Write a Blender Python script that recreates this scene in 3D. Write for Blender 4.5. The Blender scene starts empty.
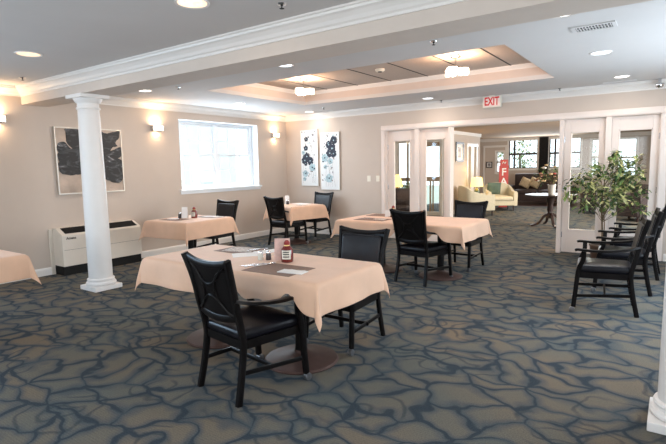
import bpy, bmesh, math, random
from mathutils import Vector, Matrix, noise
PI=math.pi
random.seed(7)
S=bpy.context.scene
C=S.collection
# ------------------------------------------------------------------ materials
def nt(name):
    m=bpy.data.materials.new(name); m.use_nodes=True
    n=m.node_tree.nodes; l=m.node_tree.links
    return m,n,l,n['Principled BSDF']
def mat(name,col,rough=.5,metal=0,var=0,scale=8,bump=0,bscale=60,spec=.5,emit=None,es=0,sheen=0,coat=0,trans=0,stretch=(1,1,1)):
    m,n,l,b=nt(name)
    b.inputs['Roughness'].default_value=rough; b.inputs['Metallic'].default_value=metal
    b.inputs['Specular IOR Level'].default_value=spec
    b.inputs['Sheen Weight'].default_value=sheen; b.inputs['Coat Weight'].default_value=coat
    b.inputs['Transmission Weight'].default_value=trans
    tc=n.new('ShaderNodeTexCoord'); mp=n.new('ShaderNodeMapping'); mp.inputs['Scale'].default_value=stretch
    l.new(tc.outputs['Object'],mp.inputs['Vector'])
    nz=n.new('ShaderNodeTexNoise'); nz.inputs['Scale'].default_value=scale; nz.inputs['Detail'].default_value=4
    l.new(mp.outputs[0],nz.inputs['Vector'])
    rp=n.new('ShaderNodeValToRGB')
    a=[max(0,c*(1-var)) for c in col]; z=[min(1,c*(1+var)) for c in col]
    rp.color_ramp.elements[0].color=(*a,1); rp.color_ramp.elements[1].color=(*z,1)
    rp.color_ramp.elements[0].position=.3; rp.color_ramp.elements[1].position=.7
    l.new(nz.outputs['Fac'],rp.inputs['Fac']); l.new(rp.outputs['Color'],b.inputs['Base Color'])
    if bump:
        n2=n.new('ShaderNodeTexNoise'); n2.inputs['Scale'].default_value=bscale; n2.inputs['Detail'].default_value=3
        l.new(mp.outputs[0],n2.inputs['Vector'])
        bp=n.new('ShaderNodeBump'); bp.inputs['Strength'].default_value=bump; bp.inputs['Distance'].default_value=.01
        l.new(n2.outputs['Fac'],bp.inputs['Height']); l.new(bp.outputs['Normal'],b.inputs['Normal'])
    if emit:
        b.inputs['Emission Color'].default_value=(*emit,1); b.inputs['Emission Strength'].default_value=es
    return m
M={}
M['wall']=mat('wall_paint',(.57,.485,.42),.75,var=.02,scale=3,bump=.05,bscale=200)
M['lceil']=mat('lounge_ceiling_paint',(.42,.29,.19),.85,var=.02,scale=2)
M['tray']=mat('tray_side_paint',(.66,.56,.50),.8,var=.02)
M['ceil']=mat('ceiling_paint',(.66,.635,.62),.85,var=.02,scale=2,bump=.05,bscale=150)
M['beam']=mat('beam_paint',(.66,.57,.50),.8,var=.02)
M['tile']=mat('ceiling_tile',(.50,.42,.36),.9,var=.05,scale=30,bump=.2,bscale=300)
M['white']=mat('white_gloss_trim',(.80,.76,.72),.4,var=.02,scale=3)
M['door']=mat('door_white_paint',(.80,.70,.64),.4,var=.02,scale=3)
M['col']=mat('column_white',(.84,.82,.80),.45,var=.015)
M['winw']=mat('window_white_vinyl',(.82,.86,.90),.35)
M['black']=mat('black_wood',(.005,.004,.004),.34,var=.3,scale=20,spec=.16)
M['leather']=mat('black_leather',(.006,.006,.009),.30,var=.2,scale=15,bump=.12,bscale=120,spec=.32)
M['leatherb']=mat('black_back_leather',(.010,.010,.013),.32,var=.15,scale=15,bump=.12,bscale=120,spec=.28)
M['castor']=mat('caster_metal',(.25,.25,.26),.3,metal=.8)
M['cloth']=mat('peach_linen',(.72,.455,.31),.65,var=.05,scale=6,bump=.15,bscale=350,sheen=.2)
M['base']=mat('bronze_base',(.075,.042,.035),.5,var=.15,scale=12,spec=.2)
M['mat']=mat('brown_placemat',(.21,.125,.09),.7,var=.15,scale=60,bump=.2,bscale=200)
M['paper']=mat('white_paper',(.82,.80,.78),.7)
M['paperg']=mat('printed_paper',(.50,.44,.40),.7,var=.5,scale=60)
M['steel']=mat('flatware_steel',(.6,.6,.62),.25,metal=1)
M['chrome']=mat('chrome',(.75,.75,.76),.12,metal=1)
M['syrup']=mat('dark_red_glass',(.16,.02,.018),.12,coat=.5)
M['cap']=mat('red_cap',(.28,.03,.03),.35)
M['gold']=mat('gold_cap',(.7,.5,.2),.35,metal=.5)
M['label']=mat('bottle_label',(.75,.70,.60),.5,var=.15,scale=80)
M['tent']=mat('tent_card',(.66,.45,.40),.5,var=.12,scale=30)
M['pepper']=mat('pepper',(.06,.05,.05),.3)
M['salt']=mat('salt_glass',(.62,.62,.55),.15,coat=.4)
M['grille']=mat('black_grille',(.012,.012,.013),.5,spec=.2)
M['ptac']=mat('heater_cream',(.74,.68,.60),.45,var=.02)
M['ptacb']=mat('heater_black_base',(.010,.010,.010),.6,spec=.2)
M['canvas_b']=mat('beige_canvas',(.50,.40,.33),.8,var=.2,scale=5,bump=.3,bscale=60)
M['silver']=mat('silver_frame',(.60,.56,.50),.35,metal=.6)
M['frame']=mat('black_picture_frame',(.02,.018,.017),.35)
M['tan']=mat('tan_leatherette',(.42,.30,.18),.6)
M['lwood']=mat('lounge_wood',(.030,.014,.012),.35,var=.3,scale=12)
M['cream']=mat('cream_upholstery',(.66,.60,.45),.85,var=.06,scale=30,bump=.2,bscale=200)
M['green']=mat('green_fabric',(.10,.15,.12),.85,var=.15)
M['dsofa']=mat('dark_sofa',(.035,.022,.022),.7,var=.15)
M['pillow']=mat('beige_pillow',(.52,.40,.25),.85,var=.15,scale=20)
M['red']=mat('red_sign',(.50,.035,.025),.5,var=.06)
M['signw']=mat('sign_white',(.85,.82,.78),.5)
M['curtain']=mat('black_curtain',(.02,.018,.02),.9,var=.2)
M['gceram']=mat('green_ceramic',(.05,.09,.07),.2,coat=.4)
M['vase']=mat('pale_vase',(.62,.60,.55),.2,coat=.3)
M['stem']=mat('plant_stem',(.16,.11,.06),.8,var=.2)
M['leafd']=mat('dark_leaf',(.035,.075,.02),.5,var=.4,scale=10)
M['leafl']=mat('cream_leaf',(.60,.58,.26),.5,var=.25,scale=10)
M['leafm']=mat('mid_leaf',(.13,.20,.05),.5,var=.3,scale=10)
M['pot']=mat('plant_pot',(.10,.06,.04),.5,var=.2)
M['soil']=mat('soil',(.03,.02,.015),.95,var=.3,scale=40)
M['woodf']=mat('dark_wood_floor',(.07,.032,.024),.3,var=.3,scale=6,stretch=(1,12,1))
M['plast']=mat('cream_plastic',(.80,.76,.66),.4)
M['exitr']=mat('exit_red_letters',(.60,.01,.01),.4,emit=(1,.01,.01),es=.12)
M['exitw']=mat('exit_panel',(.85,.72,.66),.4,emit=(1,.7,.62),es=.08)
M['pink']=mat('pink_blossom',(.75,.40,.30),.7,var=.2)
M['peachf']=mat('peach_blossom',(.80,.58,.32),.7,var=.2)
M['redf']=mat('red_blossom',(.45,.05,.04),.7,var=.2)
M['dome']=mat('mirror_dome',(.7,.72,.75),.08,metal=1)
M['dark']=mat('soft_dark',(.02,.02,.02),.8)
M['glow']=mat('warm_glass_shade',(.95,.9,.8),.3,emit=(1,.80,.60),es=7)
M['sglow']=mat('sconce_glass',(.95,.9,.8),.3,emit=(1,.78,.52),es=9)
M['lampy']=mat('yellow_lamp_shade',(.9,.75,.3),.6,emit=(1,.68,.20),es=1.6)
M['lens']=mat('downlight_lens',(.9,.9,.9),.3,emit=(1,.93,.86),es=3.2)
M['lensb']=mat('downlight_lens_cool',(.9,.9,.9),.3,emit=(.80,.90,1),es=2.2)
M['lensw']=mat('downlight_reflector_warm',(.8,.6,.4),.25,var=.4,scale=20,emit=(1,.72,.48),es=1.0)
M['bark']=mat('bark',(.10,.07,.05),.9,var=.2)
M['facade']=mat('pale_siding',(.72,.74,.76),.8,var=.04,scale=2)
M['lawn']=mat('lawn',(.42,.46,.38),.9,var=.3,scale=20)
def glass_mat():
    m,n,l,b=nt('clear_window_glass'); n.remove(b)
    t=n.new('ShaderNodeBsdfTransparent'); g=n.new('ShaderNodeBsdfGlossy'); g.inputs['Roughness'].default_value=.03
    t.inputs['Color'].default_value=(.97,.985,.98,1)
    lw=n.new('ShaderNodeLayerWeight'); lw.inputs['Blend'].default_value=.5
    pw=n.new('ShaderNodeMath'); pw.operation='POWER'; pw.inputs[1].default_value=5; l.new(lw.outputs['Facing'],pw.inputs[0])
    fr=n.new('ShaderNodeMath'); fr.operation='MULTIPLY_ADD'; fr.inputs[1].default_value=.8; fr.inputs[2].default_value=.04; l.new(pw.outputs[0],fr.inputs[0])
    mx=n.new('ShaderNodeMixShader'); l.new(fr.outputs[0],mx.inputs[0]); l.new(t.outputs[0],mx.inputs[1]); l.new(g.outputs[0],mx.inputs[2])
    l.new(mx.outputs[0],n['Material Output'].inputs['Surface']); return m
M['glass']=glass_mat()
def paint_mat():
    m,n,l,b=nt('black_grey_paint')
    tc=n.new('ShaderNodeTexCoord'); nz=n.new('ShaderNodeTexNoise'); nz.inputs['Scale'].default_value=4; nz.inputs['Detail'].default_value=6
    nz.inputs['Distortion'].default_value=1.8
    mp=n.new('ShaderNodeMapping'); mp.inputs['Scale'].default_value=(1,1.2,2.4); mp.inputs['Rotation'].default_value=(.5,0,0)
    l.new(tc.outputs['Object'],mp.inputs['Vector']); l.new(mp.outputs[0],nz.inputs['Vector'])
    r=n.new('ShaderNodeValToRGB'); e=r.color_ramp.elements
    e[0].position=.50; e[0].color=(.004,.004,.005,1); e[1].position=.64; e[1].color=(.06,.062,.07,1)
    x=e.new(.80); x.color=(.42,.42,.44,1)
    l.new(nz.outputs['Fac'],r.inputs['Fac']); l.new(r.outputs[0],b.inputs['Base Color']); b.inputs['Roughness'].default_value=.5
    bp=n.new('ShaderNodeBump'); bp.inputs['Strength'].default_value=.5; bp.inputs['Distance'].default_value=.01
    l.new(nz.outputs['Fac'],bp.inputs['Height']); l.new(bp.outputs[0],b.inputs['Normal']); return m
M['paint']=paint_mat()
M['navy']=mat('navy_paint',(.012,.022,.045),.6,var=.4,scale=20)
M['ltblue']=mat('light_blue_paint',(.36,.50,.55),.7,var=.3,scale=20)
M['greyp']=mat('grey_brown_paint',(.20,.18,.17),.7,var=.3,scale=20)
M['canvas_w']=mat('white_canvas',(.74,.77,.78),.7,var=.04,scale=4)
M['pic']=mat('picture_print',(.22,.20,.21),.5,var=.8,scale=7)
def carpet(name,c_brown,c_teal,c_line,c_edge):
    m,n,l,b=nt(name)
    tc=n.new('ShaderNodeTexCoord')
    def N(t,**k):
        x=n.new(t)
        for a,v in k.items(): x.inputs[a].default_value=v
        return x
    def math_(op,a,bb=None,clamp=False):
        x=n.new('ShaderNodeMath'); x.operation=op; x.use_clamp=clamp
        for i,q in enumerate((a,bb)):
            if q is None: continue
            if isinstance(q,(int,float)): x.inputs[i].default_value=q
            else: l.new(q,x.inputs[i])
        return x.outputs[0]
    def warp(scale,amt,seedoff,detail=3):
        mp=n.new('ShaderNodeMapping'); mp.inputs['Location'].default_value=seedoff; l.new(tc.outputs['Object'],mp.inputs['Vector'])
        w=N('ShaderNodeTexNoise',Scale=scale,Detail=detail); l.new(mp.outputs[0],w.inputs['Vector'])
        s=n.new('ShaderNodeVectorMath'); s.operation='SUBTRACT'; l.new(w.outputs['Color'],s.inputs[0]); s.inputs[1].default_value=(.5,.5,.5)
        k=n.new('ShaderNodeVectorMath'); k.operation='SCALE'; l.new(s.outputs[0],k.inputs[0]); k.inputs['Scale'].default_value=amt
        a=n.new('ShaderNodeVectorMath'); a.operation='ADD'; l.new(tc.outputs['Object'],a.inputs[0]); l.new(k.outputs[0],a.inputs[1])
        return a.outputs[0]
    def vor(vec,scale,stretch):
        mp=n.new('ShaderNodeMapping'); mp.inputs['Scale'].default_value=stretch; mp.inputs['Rotation'].default_value=(0,0,.5); l.new(vec,mp.inputs['Vector'])
        v=n.new('ShaderNodeTexVoronoi'); v.voronoi_dimensions='2D'; v.feature='DISTANCE_TO_EDGE'; v.inputs['Scale'].default_value=scale; l.new(mp.outputs[0],v.inputs['Vector'])
        v2=n.new('ShaderNodeTexVoronoi'); v2.voronoi_dimensions='2D'; v2.feature='F1'; v2.inputs['Scale'].default_value=scale; l.new(mp.outputs[0],v2.inputs['Vector'])
        return v.outputs['Distance'],v2.outputs['Color']
    def warp2(vec,scale,amt,off):
        mp=n.new('ShaderNodeMapping'); mp.inputs['Location'].default_value=off; l.new(tc.outputs['Object'],mp.inputs['Vector'])
        w=N('ShaderNodeTexNoise',Scale=scale,Detail=1); l.new(mp.outputs[0],w.inputs['Vector'])
        q=n.new('ShaderNodeVectorMath'); q.operation='SUBTRACT'; l.new(w.outputs['Color'],q.inputs[0]); q.inputs[1].default_value=(.5,.5,.5)
        k=n.new('ShaderNodeVectorMath'); k.operation='SCALE'; l.new(q.outputs[0],k.inputs[0]); k.inputs['Scale'].default_value=amt
        a=n.new('ShaderNodeVectorMath'); a.operation='ADD'; l.new(vec,a.inputs[0]); l.new(k.outputs[0],a.inputs[1])
        return a.outputs[0]
    w1=warp2(warp2(tc.outputs['Object'],2.2,.46,(3,1,0)),5.5,.17,(5,2,1)); d1,cc=vor(w1,3.1,(1,1.45,1))
    w2=warp2(warp2(tc.outputs['Object'],1.6,.42,(8,5,2)),5.0,.20,(1,7,1))
    mp=n.new('ShaderNodeMapping'); mp.inputs['Rotation'].default_value=(0,0,1.1); l.new(w2,mp.inputs['Vector'])
    v=n.new('ShaderNodeTexVoronoi'); v.voronoi_dimensions='2D'; v.feature='F1'; v.inputs['Scale'].default_value=1.3; l.new(mp.outputs[0],v.inputs['Vector'])
    wn=N('ShaderNodeTexNoise',Scale=2.6,Detail=1); l.new(tc.outputs['Object'],wn.inputs['Vector'])
    gate=n.new('ShaderNodeMapRange'); gate.inputs['From Min'].default_value=.40; gate.inputs['From Max'].default_value=.50; l.new(wn.outputs['Fac'],gate.inputs['Value'])
    def ln(d,th,soft):
        a=math_('SUBTRACT',th,d); return math_('DIVIDE',a,soft,True)
    ring1=math_('MULTIPLY',ln(math_('ABSOLUTE',math_('SUBTRACT',v.outputs['Distance'],.30)),.026,.018),gate.outputs[0])
    ring2=math_('MULTIPLY',ln(math_('ABSOLUTE',math_('SUBTRACT',v.outputs['Distance'],.52)),.030,.02),gate.outputs[0])
    ring3=math_('MULTIPLY',ln(math_('ABSOLUTE',math_('SUBTRACT',v.outputs['Distance'],.13)),.026,.02),gate.outputs[0])
    ring1=math_('MULTIPLY',math_('MAXIMUM',ring1,ring3),.75)
    l1=ln(d1,math_('MULTIPLY',math_('SUBTRACT',wn.outputs['Fac'],.25),.27),.035)
    L=math_('MAXIMUM',l1,ring1)
    g1=math_('MULTIPLY',math_('SUBTRACT',1.0,math_('DIVIDE',d1,.26,True)),.95)
    big=N('ShaderNodeTexNoise',Scale=1.1,Detail=4); l.new(tc.outputs['Object'],big.inputs['Vector'])
    bw=n.new('ShaderNodeMapRange'); bw.inputs['From Min'].default_value=.36; bw.inputs['From Max'].default_value=.62; l.new(big.outputs['Fac'],bw.inputs['Value'])
    sp=n.new('ShaderNodeSeparateColor'); l.new(cc,sp.inputs[0])
    mixv=math_('ADD',math_('MULTIPLY',bw.outputs[0],.55),math_('MULTIPLY',sp.outputs[0],.45))
    m1=n.new('ShaderNodeMix'); m1.data_type='RGBA'; l.new(mixv,m1.inputs['Factor']); m1.inputs['A'].default_value=(*c_brown,1); m1.inputs['B'].default_value=(*c_teal,1)
    m2=n.new('ShaderNodeMix'); m2.data_type='RGBA'; l.new(g1,m2.inputs['Factor']); l.new(m1.outputs['Result'],m2.inputs['A']); m2.inputs['B'].default_value=(*c_edge,1)
    m3=n.new('ShaderNodeMix'); m3.data_type='RGBA'; l.new(math_('MULTIPLY',L,.68),m3.inputs['Factor']); l.new(m2.outputs['Result'],m3.inputs['A']); m3.inputs['B'].default_value=(*c_line,1)
    # loop pile speckle and rows
    fn=N('ShaderNodeTexNoise',Scale=130,Detail=2); l.new(tc.outputs['Object'],fn.inputs['Vector'])
    wv=n.new('ShaderNodeTexWave'); wv.inputs['Scale'].default_value=18; wv.inputs['Distortion'].default_value=1.0; wv.bands_direction='Y'; l.new(tc.outputs['Object'],wv.inputs['Vector'])
    k=math_('ADD',math_('MULTIPLY',fn.outputs['Fac'],.9),math_('ADD',math_('MULTIPLY',wv.outputs['Fac'],.10),.5))
    sc=n.new('ShaderNodeVectorMath'); sc.operation='SCALE'; l.new(m3.outputs['Result'],sc.inputs[0]); l.new(k,sc.inputs['Scale'])
    l.new(sc.outputs[0],b.inputs['Base Color']); b.inputs['Roughness'].default_value=.95; b.inputs['Specular IOR Level'].default_value=.12
    pass
    bp=n.new('ShaderNodeBump'); bp.inputs['Strength'].default_value=.5; bp.inputs['Distance'].default_value=.01; l.new(fn.outputs['Fac'],bp.inputs['Height']); l.new(bp.outputs[0],b.inputs['Normal'])
    return m
M['carpet']=carpet('patterned_carpet',(.182,.140,.100),(.108,.120,.112),(.022,.036,.052),(.056,.074,.090))

# ------------------------------------------------------------------ mesh helpers
def BM(): return bmesh.new()
def obj(name,bm,mats,parent=None,smooth=False,bevel=0,angle=40,sub=0):
    bmesh.ops.recalc_face_normals(bm,faces=bm.faces)
    me=bpy.data.meshes.new(name); bm.to_mesh(me); bm.free()
    for m in (mats if isinstance(mats,(list,tuple)) else [mats]): me.materials.append(M[m] if isinstance(m,str) else m)
    if smooth:
        me.polygons.foreach_set('use_smooth',[True]*len(me.polygons))
        try: me.set_sharp_from_angle(angle=math.radians(angle))
        except Exception: pass
    o=bpy.data.objects.new(name,me); C.objects.link(o)
    if parent: o.parent=parent
    if bevel:
        b=o.modifiers.new('b','BEVEL'); b.width=bevel; b.segments=2; b.limit_method='ANGLE'; b.angle_limit=math.radians(40)
    if sub:
        s=o.modifiers.new('s','SUBSURF'); s.levels=sub; s.render_levels=sub
    return o
def thing(name,label,cat,loc=(0,0,0),rz=0,group=None):
    o=bpy.data.objects.new(name,None); C.objects.link(o); o.empty_display_size=.1
    o.location=loc; o.rotation_euler=(0,0,rz); tag(o,label,cat,group); return o
def tag(o,label,cat,group=None):
    o['label']=label; o['category']=cat
    if group: o['group']=group
    return o
def struct(name,bm,m,parent=None,**k):
    o=obj(name,bm,m,parent,**k)
    if not parent: o['kind']='structure'
    return o
def dup(root,loc,rz,label=None,group=None):
    r=root.copy(); C.objects.link(r); r.location=loc; r.rotation_euler=(0,0,rz)
    if label: r['label']=label
    if group: r['group']=group
    for ch in list(root.children):
        c=ch.copy(); C.objects.link(c); c.parent=r
        for g in list(ch.children):
            d=g.copy(); C.objects.link(d); d.parent=c
    return r
def box(bm,x0,x1,y0,y1,z0,z1,mi=0,mtx=None):
    v=[bm.verts.new((x,y,z)) for z in (z0,z1) for y in (y0,y1) for x in (x0,x1)]
    if mtx: 
        for q in v: q.co=mtx@q.co
    for f in ((0,2,3,1),(4,5,7,6),(0,1,5,4),(2,6,7,3),(0,4,6,2),(1,3,7,5)):
        fc=bm.faces.new([v[i] for i in f]); fc.material_index=mi
    return bm
def lathe(bm,prof,cx=0,cy=0,seg=32,mi=0,mtx=None):
    rings=[]
    for r,z in prof:
        if r<1e-6: rings.append([bm.verts.new((cx,cy,z))])
        else: rings.append([bm.verts.new((cx+r*math.cos(2*PI*i/seg),cy+r*math.sin(2*PI*i/seg),z)) for i in range(seg)])
    for a,b in zip(rings,rings[1:]):
        for i in range(seg):
            j=(i+1)%seg
            if len(a)==1 and len(b)==1: continue
            if len(a)==1: f=bm.faces.new((a[0],b[i],b[j]))
            elif len(b)==1: f=bm.faces.new((a[i],a[j],b[0]))
            else: f=bm.faces.new((a[i],a[j],b[j],b[i]))
            f.material_index=mi
    for ring,fl in ((rings[0],1),(rings[-1],0)):
        if len(ring)>1:
            f=bm.faces.new(ring[::-1] if fl else ring); f.material_index=mi
    if mtx:
        for rg in rings:
            for q in rg: q.co=mtx@q.co
    return bm
def spline(pts,n=6):
    P=[Vector(p) for p in pts]
    if len(P)<3: return P
    out=[]
    for i in range(len(P)-1):
        p0=P[max(i-1,0)];p1=P[i];p2=P[i+1];p3=P[min(i+2,len(P)-1)]
        for k in range(n):
            t=k/n
            out.append(.5*((2*p1)+(-p0+p2)*t+(2*p0-5*p1+4*p2-p3)*t*t+(-p0+3*p1-3*p2+p3)*t**3))
    out.append(P[-1]); return out
def sweep(bm,pts,w,h,ref=(1,0,0),n=6,round_=False,smooth=True,mi=0,taper=None):
    """section w along ref direction, h across; elliptical when round_"""
    P=spline(pts,n) if smooth else [Vector(p) for p in pts]
    rings=[];ref=Vector(ref)
    for i,p in enumerate(P):
        t=(P[min(i+1,len(P)-1)]-P[max(i-1,0)]).normalized()
        a=(ref-t*ref.dot(t)).normalized(); b=t.cross(a).normalized()
        k=1 if not taper else taper[0]+(taper[1]-taper[0])*i/(len(P)-1)
        if round_: off=[(math.cos(2*PI*j/8),math.sin(2*PI*j/8)) for j in range(8)]
        else:
            c=.72; off=[(-1,-c),(-c,-1),(c,-1),(1,-c),(1,c),(c,1),(-c,1),(-1,c)]
        rings.append([bm.verts.new(p+a*(u*w/2*k)+b*(v*h/2*k)) for u,v in off])
    m=len(rings[0])
    for A,B in zip(rings,rings[1:]):
        for j in range(m):
            f=bm.faces.new((A[j],A[(j+1)%m],B[(j+1)%m],B[j])); f.material_index=mi
    for r in (rings[0][::-1],rings[-1]):
        f=bm.faces.new(r); f.material_index=mi
    return bm
def tube(bm,pts,r,n=5,mi=0,taper=None): return sweep(bm,pts,2*r,2*r,(.31,.12,.94),n,True,mi=mi,taper=taper)
def rounded_outline(w0,w1,d0,d1,r,seg=5):
    """trapezoid: width w0 at y=d0, w1 at y=d1, rounded corners"""
    cs=[(-w0/2,d0),(w0/2,d0),(w1/2,d1),(-w1/2,d1)]; out=[]
    for i,c in enumerate(cs):
        p=Vector(cs[i-1]);q=Vector(c);s=Vector(cs[(i+1)%4])
        a=q+(p-q).normalized()*r; b=q+(s-q).normalized()*r
        for k in range(seg+1):
            t=k/seg; out.append((1-t)**2*a+2*t*(1-t)*q+t*t*b)
    return out
def cushion(bm,outl,z0,z1,dome=.012,mi=0,fn=None):
    c=sum(outl,Vector((0,0)))/len(outl)
    h=z1-z0
    layers=[(.94,z0),(.99,z0+.18*h),(1.0,z0+.5*h),(.985,z0+.78*h),(.95,z0+.93*h),(.88,z1),(.6,z1+dome*.8),(.3,z1+dome)]
    rings=[]
    for s,z in layers: rings.append([bm.verts.new((c.x+(p.x-c.x)*s,c.y+(p.y-c.y)*s,z)) for p in outl])
    top=bm.verts.new((c.x,c.y,z1+dome))
    n=len(outl)
    for A,B in zip(rings,rings[1:]):
        for j in range(n): bm.faces.new((A[j],A[(j+1)%n],B[(j+1)%n],B[j])).material_index=mi
    for j in range(n): bm.faces.new((rings[-1][j],rings[-1][(j+1)%n],top)).material_index=mi
    bm.faces.new(rings[0][::-1]).material_index=mi
    if fn:
        for rg in rings+[[top]]:
            for q in rg: q.co=fn(q.co)
    return bm
def extrude_profile(bm,prof,axis,a,b,mi=0):
    """prof in (u,v); axis 'x': u=y,v=z ; axis 'y': u=x,v=z"""
    f=(lambda t,u,v:(t,u,v)) if axis=='x' else (lambda t,u,v:(u,t,v))
    A=[bm.verts.new(f(a,u,v)) for u,v in prof]; B=[bm.verts.new(f(b,u,v)) for u,v in prof]
    n=len(prof)
    for i in range(n): bm.faces.new((A[i],A[(i+1)%n],B[(i+1)%n],B[i])).material_index=mi
    bm.faces.new(A[::-1]).material_index=mi; bm.faces.new(B).material_index=mi
    return bm
def text_obj(name,txt,size,depth,m,parent,loc,rot,sx=1,bold=.0):
    cu=bpy.data.curves.new(name,'FONT'); cu.body=txt; cu.size=size; cu.extrude=depth; cu.offset=bold; cu.align_x='CENTER'; cu.align_y='CENTER'
    t=bpy.data.objects.new('tmp',cu); C.objects.link(t); bpy.context.view_layer.update()
    me=bpy.data.meshes.new_from_object(t.evaluated_get(bpy.context.evaluated_depsgraph_get()))
    bpy.data.objects.remove(t); me.materials.clear(); me.materials.append(M[m])
    o=bpy.data.objects.new(name,me); C.objects.link(o); o.parent=parent; o.location=loc; o.rotation_euler=rot; o.scale=(sx,1,1); return o
def light(name,kind,parent,loc,energy,col,size=.1,rot=(0,0,0),sy=None,spot=None,blend=.5):
    d=bpy.data.lights.new(name,kind); d.energy=energy; d.color=col
    if kind=='AREA':
        d.size=size
        if sy: d.shape='RECTANGLE'; d.size_y=sy
        else: d.shape='DISK'
    else: d.shadow_soft_size=size
    if spot: d.spot_size=spot; d.spot_blend=blend
    o=bpy.data.objects.new(name,d); C.objects.link(o); o.location=loc; o.rotation_euler=rot
    if parent: o.parent=parent
    return o

# ------------------------------------------------------------------ room shell
H=2.64; LC=2.45; XR=8.35; YN=-11.0; YF=11.0
bm=BM(); box(bm,-.2,XR+.15,YN-.15,8.75,-.1,0); struct('floor',bm,'carpet')
bm=BM(); box(bm,-.2,XR+.15,8.75,YF+.2,-.1,0.0); struct('floor',bm,'woodf')
# left wall, with the visible window and one further towards the viewer
W1=(-2.95,-.93,1.10,2.39); W0=(-9.9,-8.0,.9,2.3); WT=.24
bm=BM()
def wallx(bm,x0,x1,ya,yb,z0,z1,holes):
    y=ya
    for (h0,h1,hz0,hz1) in sorted(holes):
        box(bm,x0,x1,y,h0,z0,z1); box(bm,x0,x1,h0,h1,z0,hz0); box(bm,x0,x1,h0,h1,hz1,z1); y=h1
    box(bm,x0,x1,y,yb,z0,z1)
def wally(bm,y0,y1,xa,xb,z0,z1,holes):
    x=xa
    for (h0,h1,hz0,hz1) in sorted(holes):
        box(bm,x,h0,y0,y1,z0,z1)
        if hz0>z0: box(bm,h0,h1,y0,y1,z0,hz0)
        if hz1<z1: box(bm,h0,h1,y0,y1,hz1,z1)
        x=h1
    box(bm,x,xb,y0,y1,z0,z1)
wallx(bm,-WT,0,YN,4.6,0,3.0,[W1,W0]); struct('wall_left',bm,'wall')
bm=BM(); wally(bm,0,.15,0,XR,0,3.0,[(2.56,7.2,0,2.20)]); struct('wall_far',bm,'wall')
WR=(-4.6,-1.3,.35,2.2); WR2=(-9.6,-7.0,.6,2.2)
bm=BM(); wallx(bm,XR,XR+.15,YN,0.15,0,3.0,[WR,WR2]); struct('wall_right',bm,'wall')
WN=(1.5,6.5,.7,2.3)
bm=BM(); wally(bm,YN-.15,YN,-WT,XR+.15,0,3.0,[WN]); struct('wall_near',bm,'wall')
# ceiling with the tray recess
T=(1.62,5.95,-3.66,-1.30); TZ=2.87
bm=BM()
box(bm,0,XR,YN,T[2],H,H+.06); box(bm,0,XR,T[3],0,H,H+.06); box(bm,0,T[0],T[2],T[3],H,H+.06); box(bm,T[1],XR,T[2],T[3],H,H+.06)
struct('ceiling',bm,'ceil')
bm=BM(); box(bm,T[0]-.1,T[1]+.1,T[2]-.1,T[3]+.1,TZ,TZ+.05)
for x in (2.16,2.81,3.46,4.11,4.76,5.38): box(bm,x-.009,x+.009,T[2],T[3],TZ-.004,TZ,1)
struct('ceiling',bm,['tile','dark'])
bm=BM(); t=.06
box(bm,T[0]-t,T[0],T[2]-t,T[3]+t,H+.06,TZ); box(bm,T[1],T[1]+t,T[2]-t,T[3]+t,H+.06,TZ)
box(bm,T[0],T[1],T[2]-t,T[2],H+.06,TZ); box(bm,T[0],T[1],T[3],T[3]+t,H+.06,TZ)
struct('trim_1',bm,'tray')
bm=BM()
pr=[(0,0),(.012,0),(.02,.02),(.045,.045),(.05,.06),(0,.06)]
extrude_profile(bm,[(T[0]+u,TZ-.06+v) for u,v in pr],'y',T[2],T[3]); extrude_profile(bm,[(T[1]-u,TZ-.06+v) for u,v in pr],'y',T[2],T[3])
extrude_profile(bm,[(T[3]-u,TZ-.06+v) for u,v in pr],'x',T[0],T[1]); extrude_profile(bm,[(T[2]+u,TZ-.06+v) for u,v in pr],'x',T[0],T[1])
struct('trim_2',bm,'white')
# crown moulding
cp=[(0,-.125),(.014,-.125),(.016,-.105),(.03,-.095),(.045,-.07),(.07,-.045),(.088,-.035),(.092,-.018),(.105,-.014),(.105,0),(0,0)]
bm=BM(); extrude_profile(bm,[(u,H+v) for u,v in cp],'y',YN,-5.52); extrude_profile(bm,[(u,H+v) for u,v in cp],'y',-5.17,0); struct('trim_3',bm,'white')
bm=BM(); extrude_profile(bm,[(-u,H+v) for u,v in cp],'x',0,XR); struct('trim_4',bm,'white')
bm=BM(); extrude_profile(bm,[(-5.52-u,H+v) for u,v in cp],'x',0,XR); struct('trim_5',bm,'white')
bm=BM(); box(bm,0,XR,-5.52,-5.17,2.41,H); struct('trim_6',bm,'beam')
bm=BM(); extrude_profile(bm,[(XR-u,H+v) for u,v in cp],'y',YN,0); struct('trim_7',bm,'white')
# baseboards
bp=[(0,0),(.016,0),(.016,.085),(.012,.10),(.006,.112),(0,.112)]
bm=BM(); extrude_profile(bm,[(u,v) for u,v in bp],'y',YN,-5.30); extrude_profile(bm,[(u,v) for u,v in bp],'y',-4.00,0); struct('baseboard_left',bm,'white')
bm=BM(); extrude_profile(bm,[(-u,v) for u,v in bp],'x',0,2.50); extrude_profile(bm,[(-u,v) for u,v in bp],'x',7.28,XR); struct('baseboard_far',bm,'white')
bm=BM(); extrude_profile(bm,[(XR-u,v) for u,v in bp],'y',YN,0); struct('baseboard_right',bm,'white')

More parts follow.
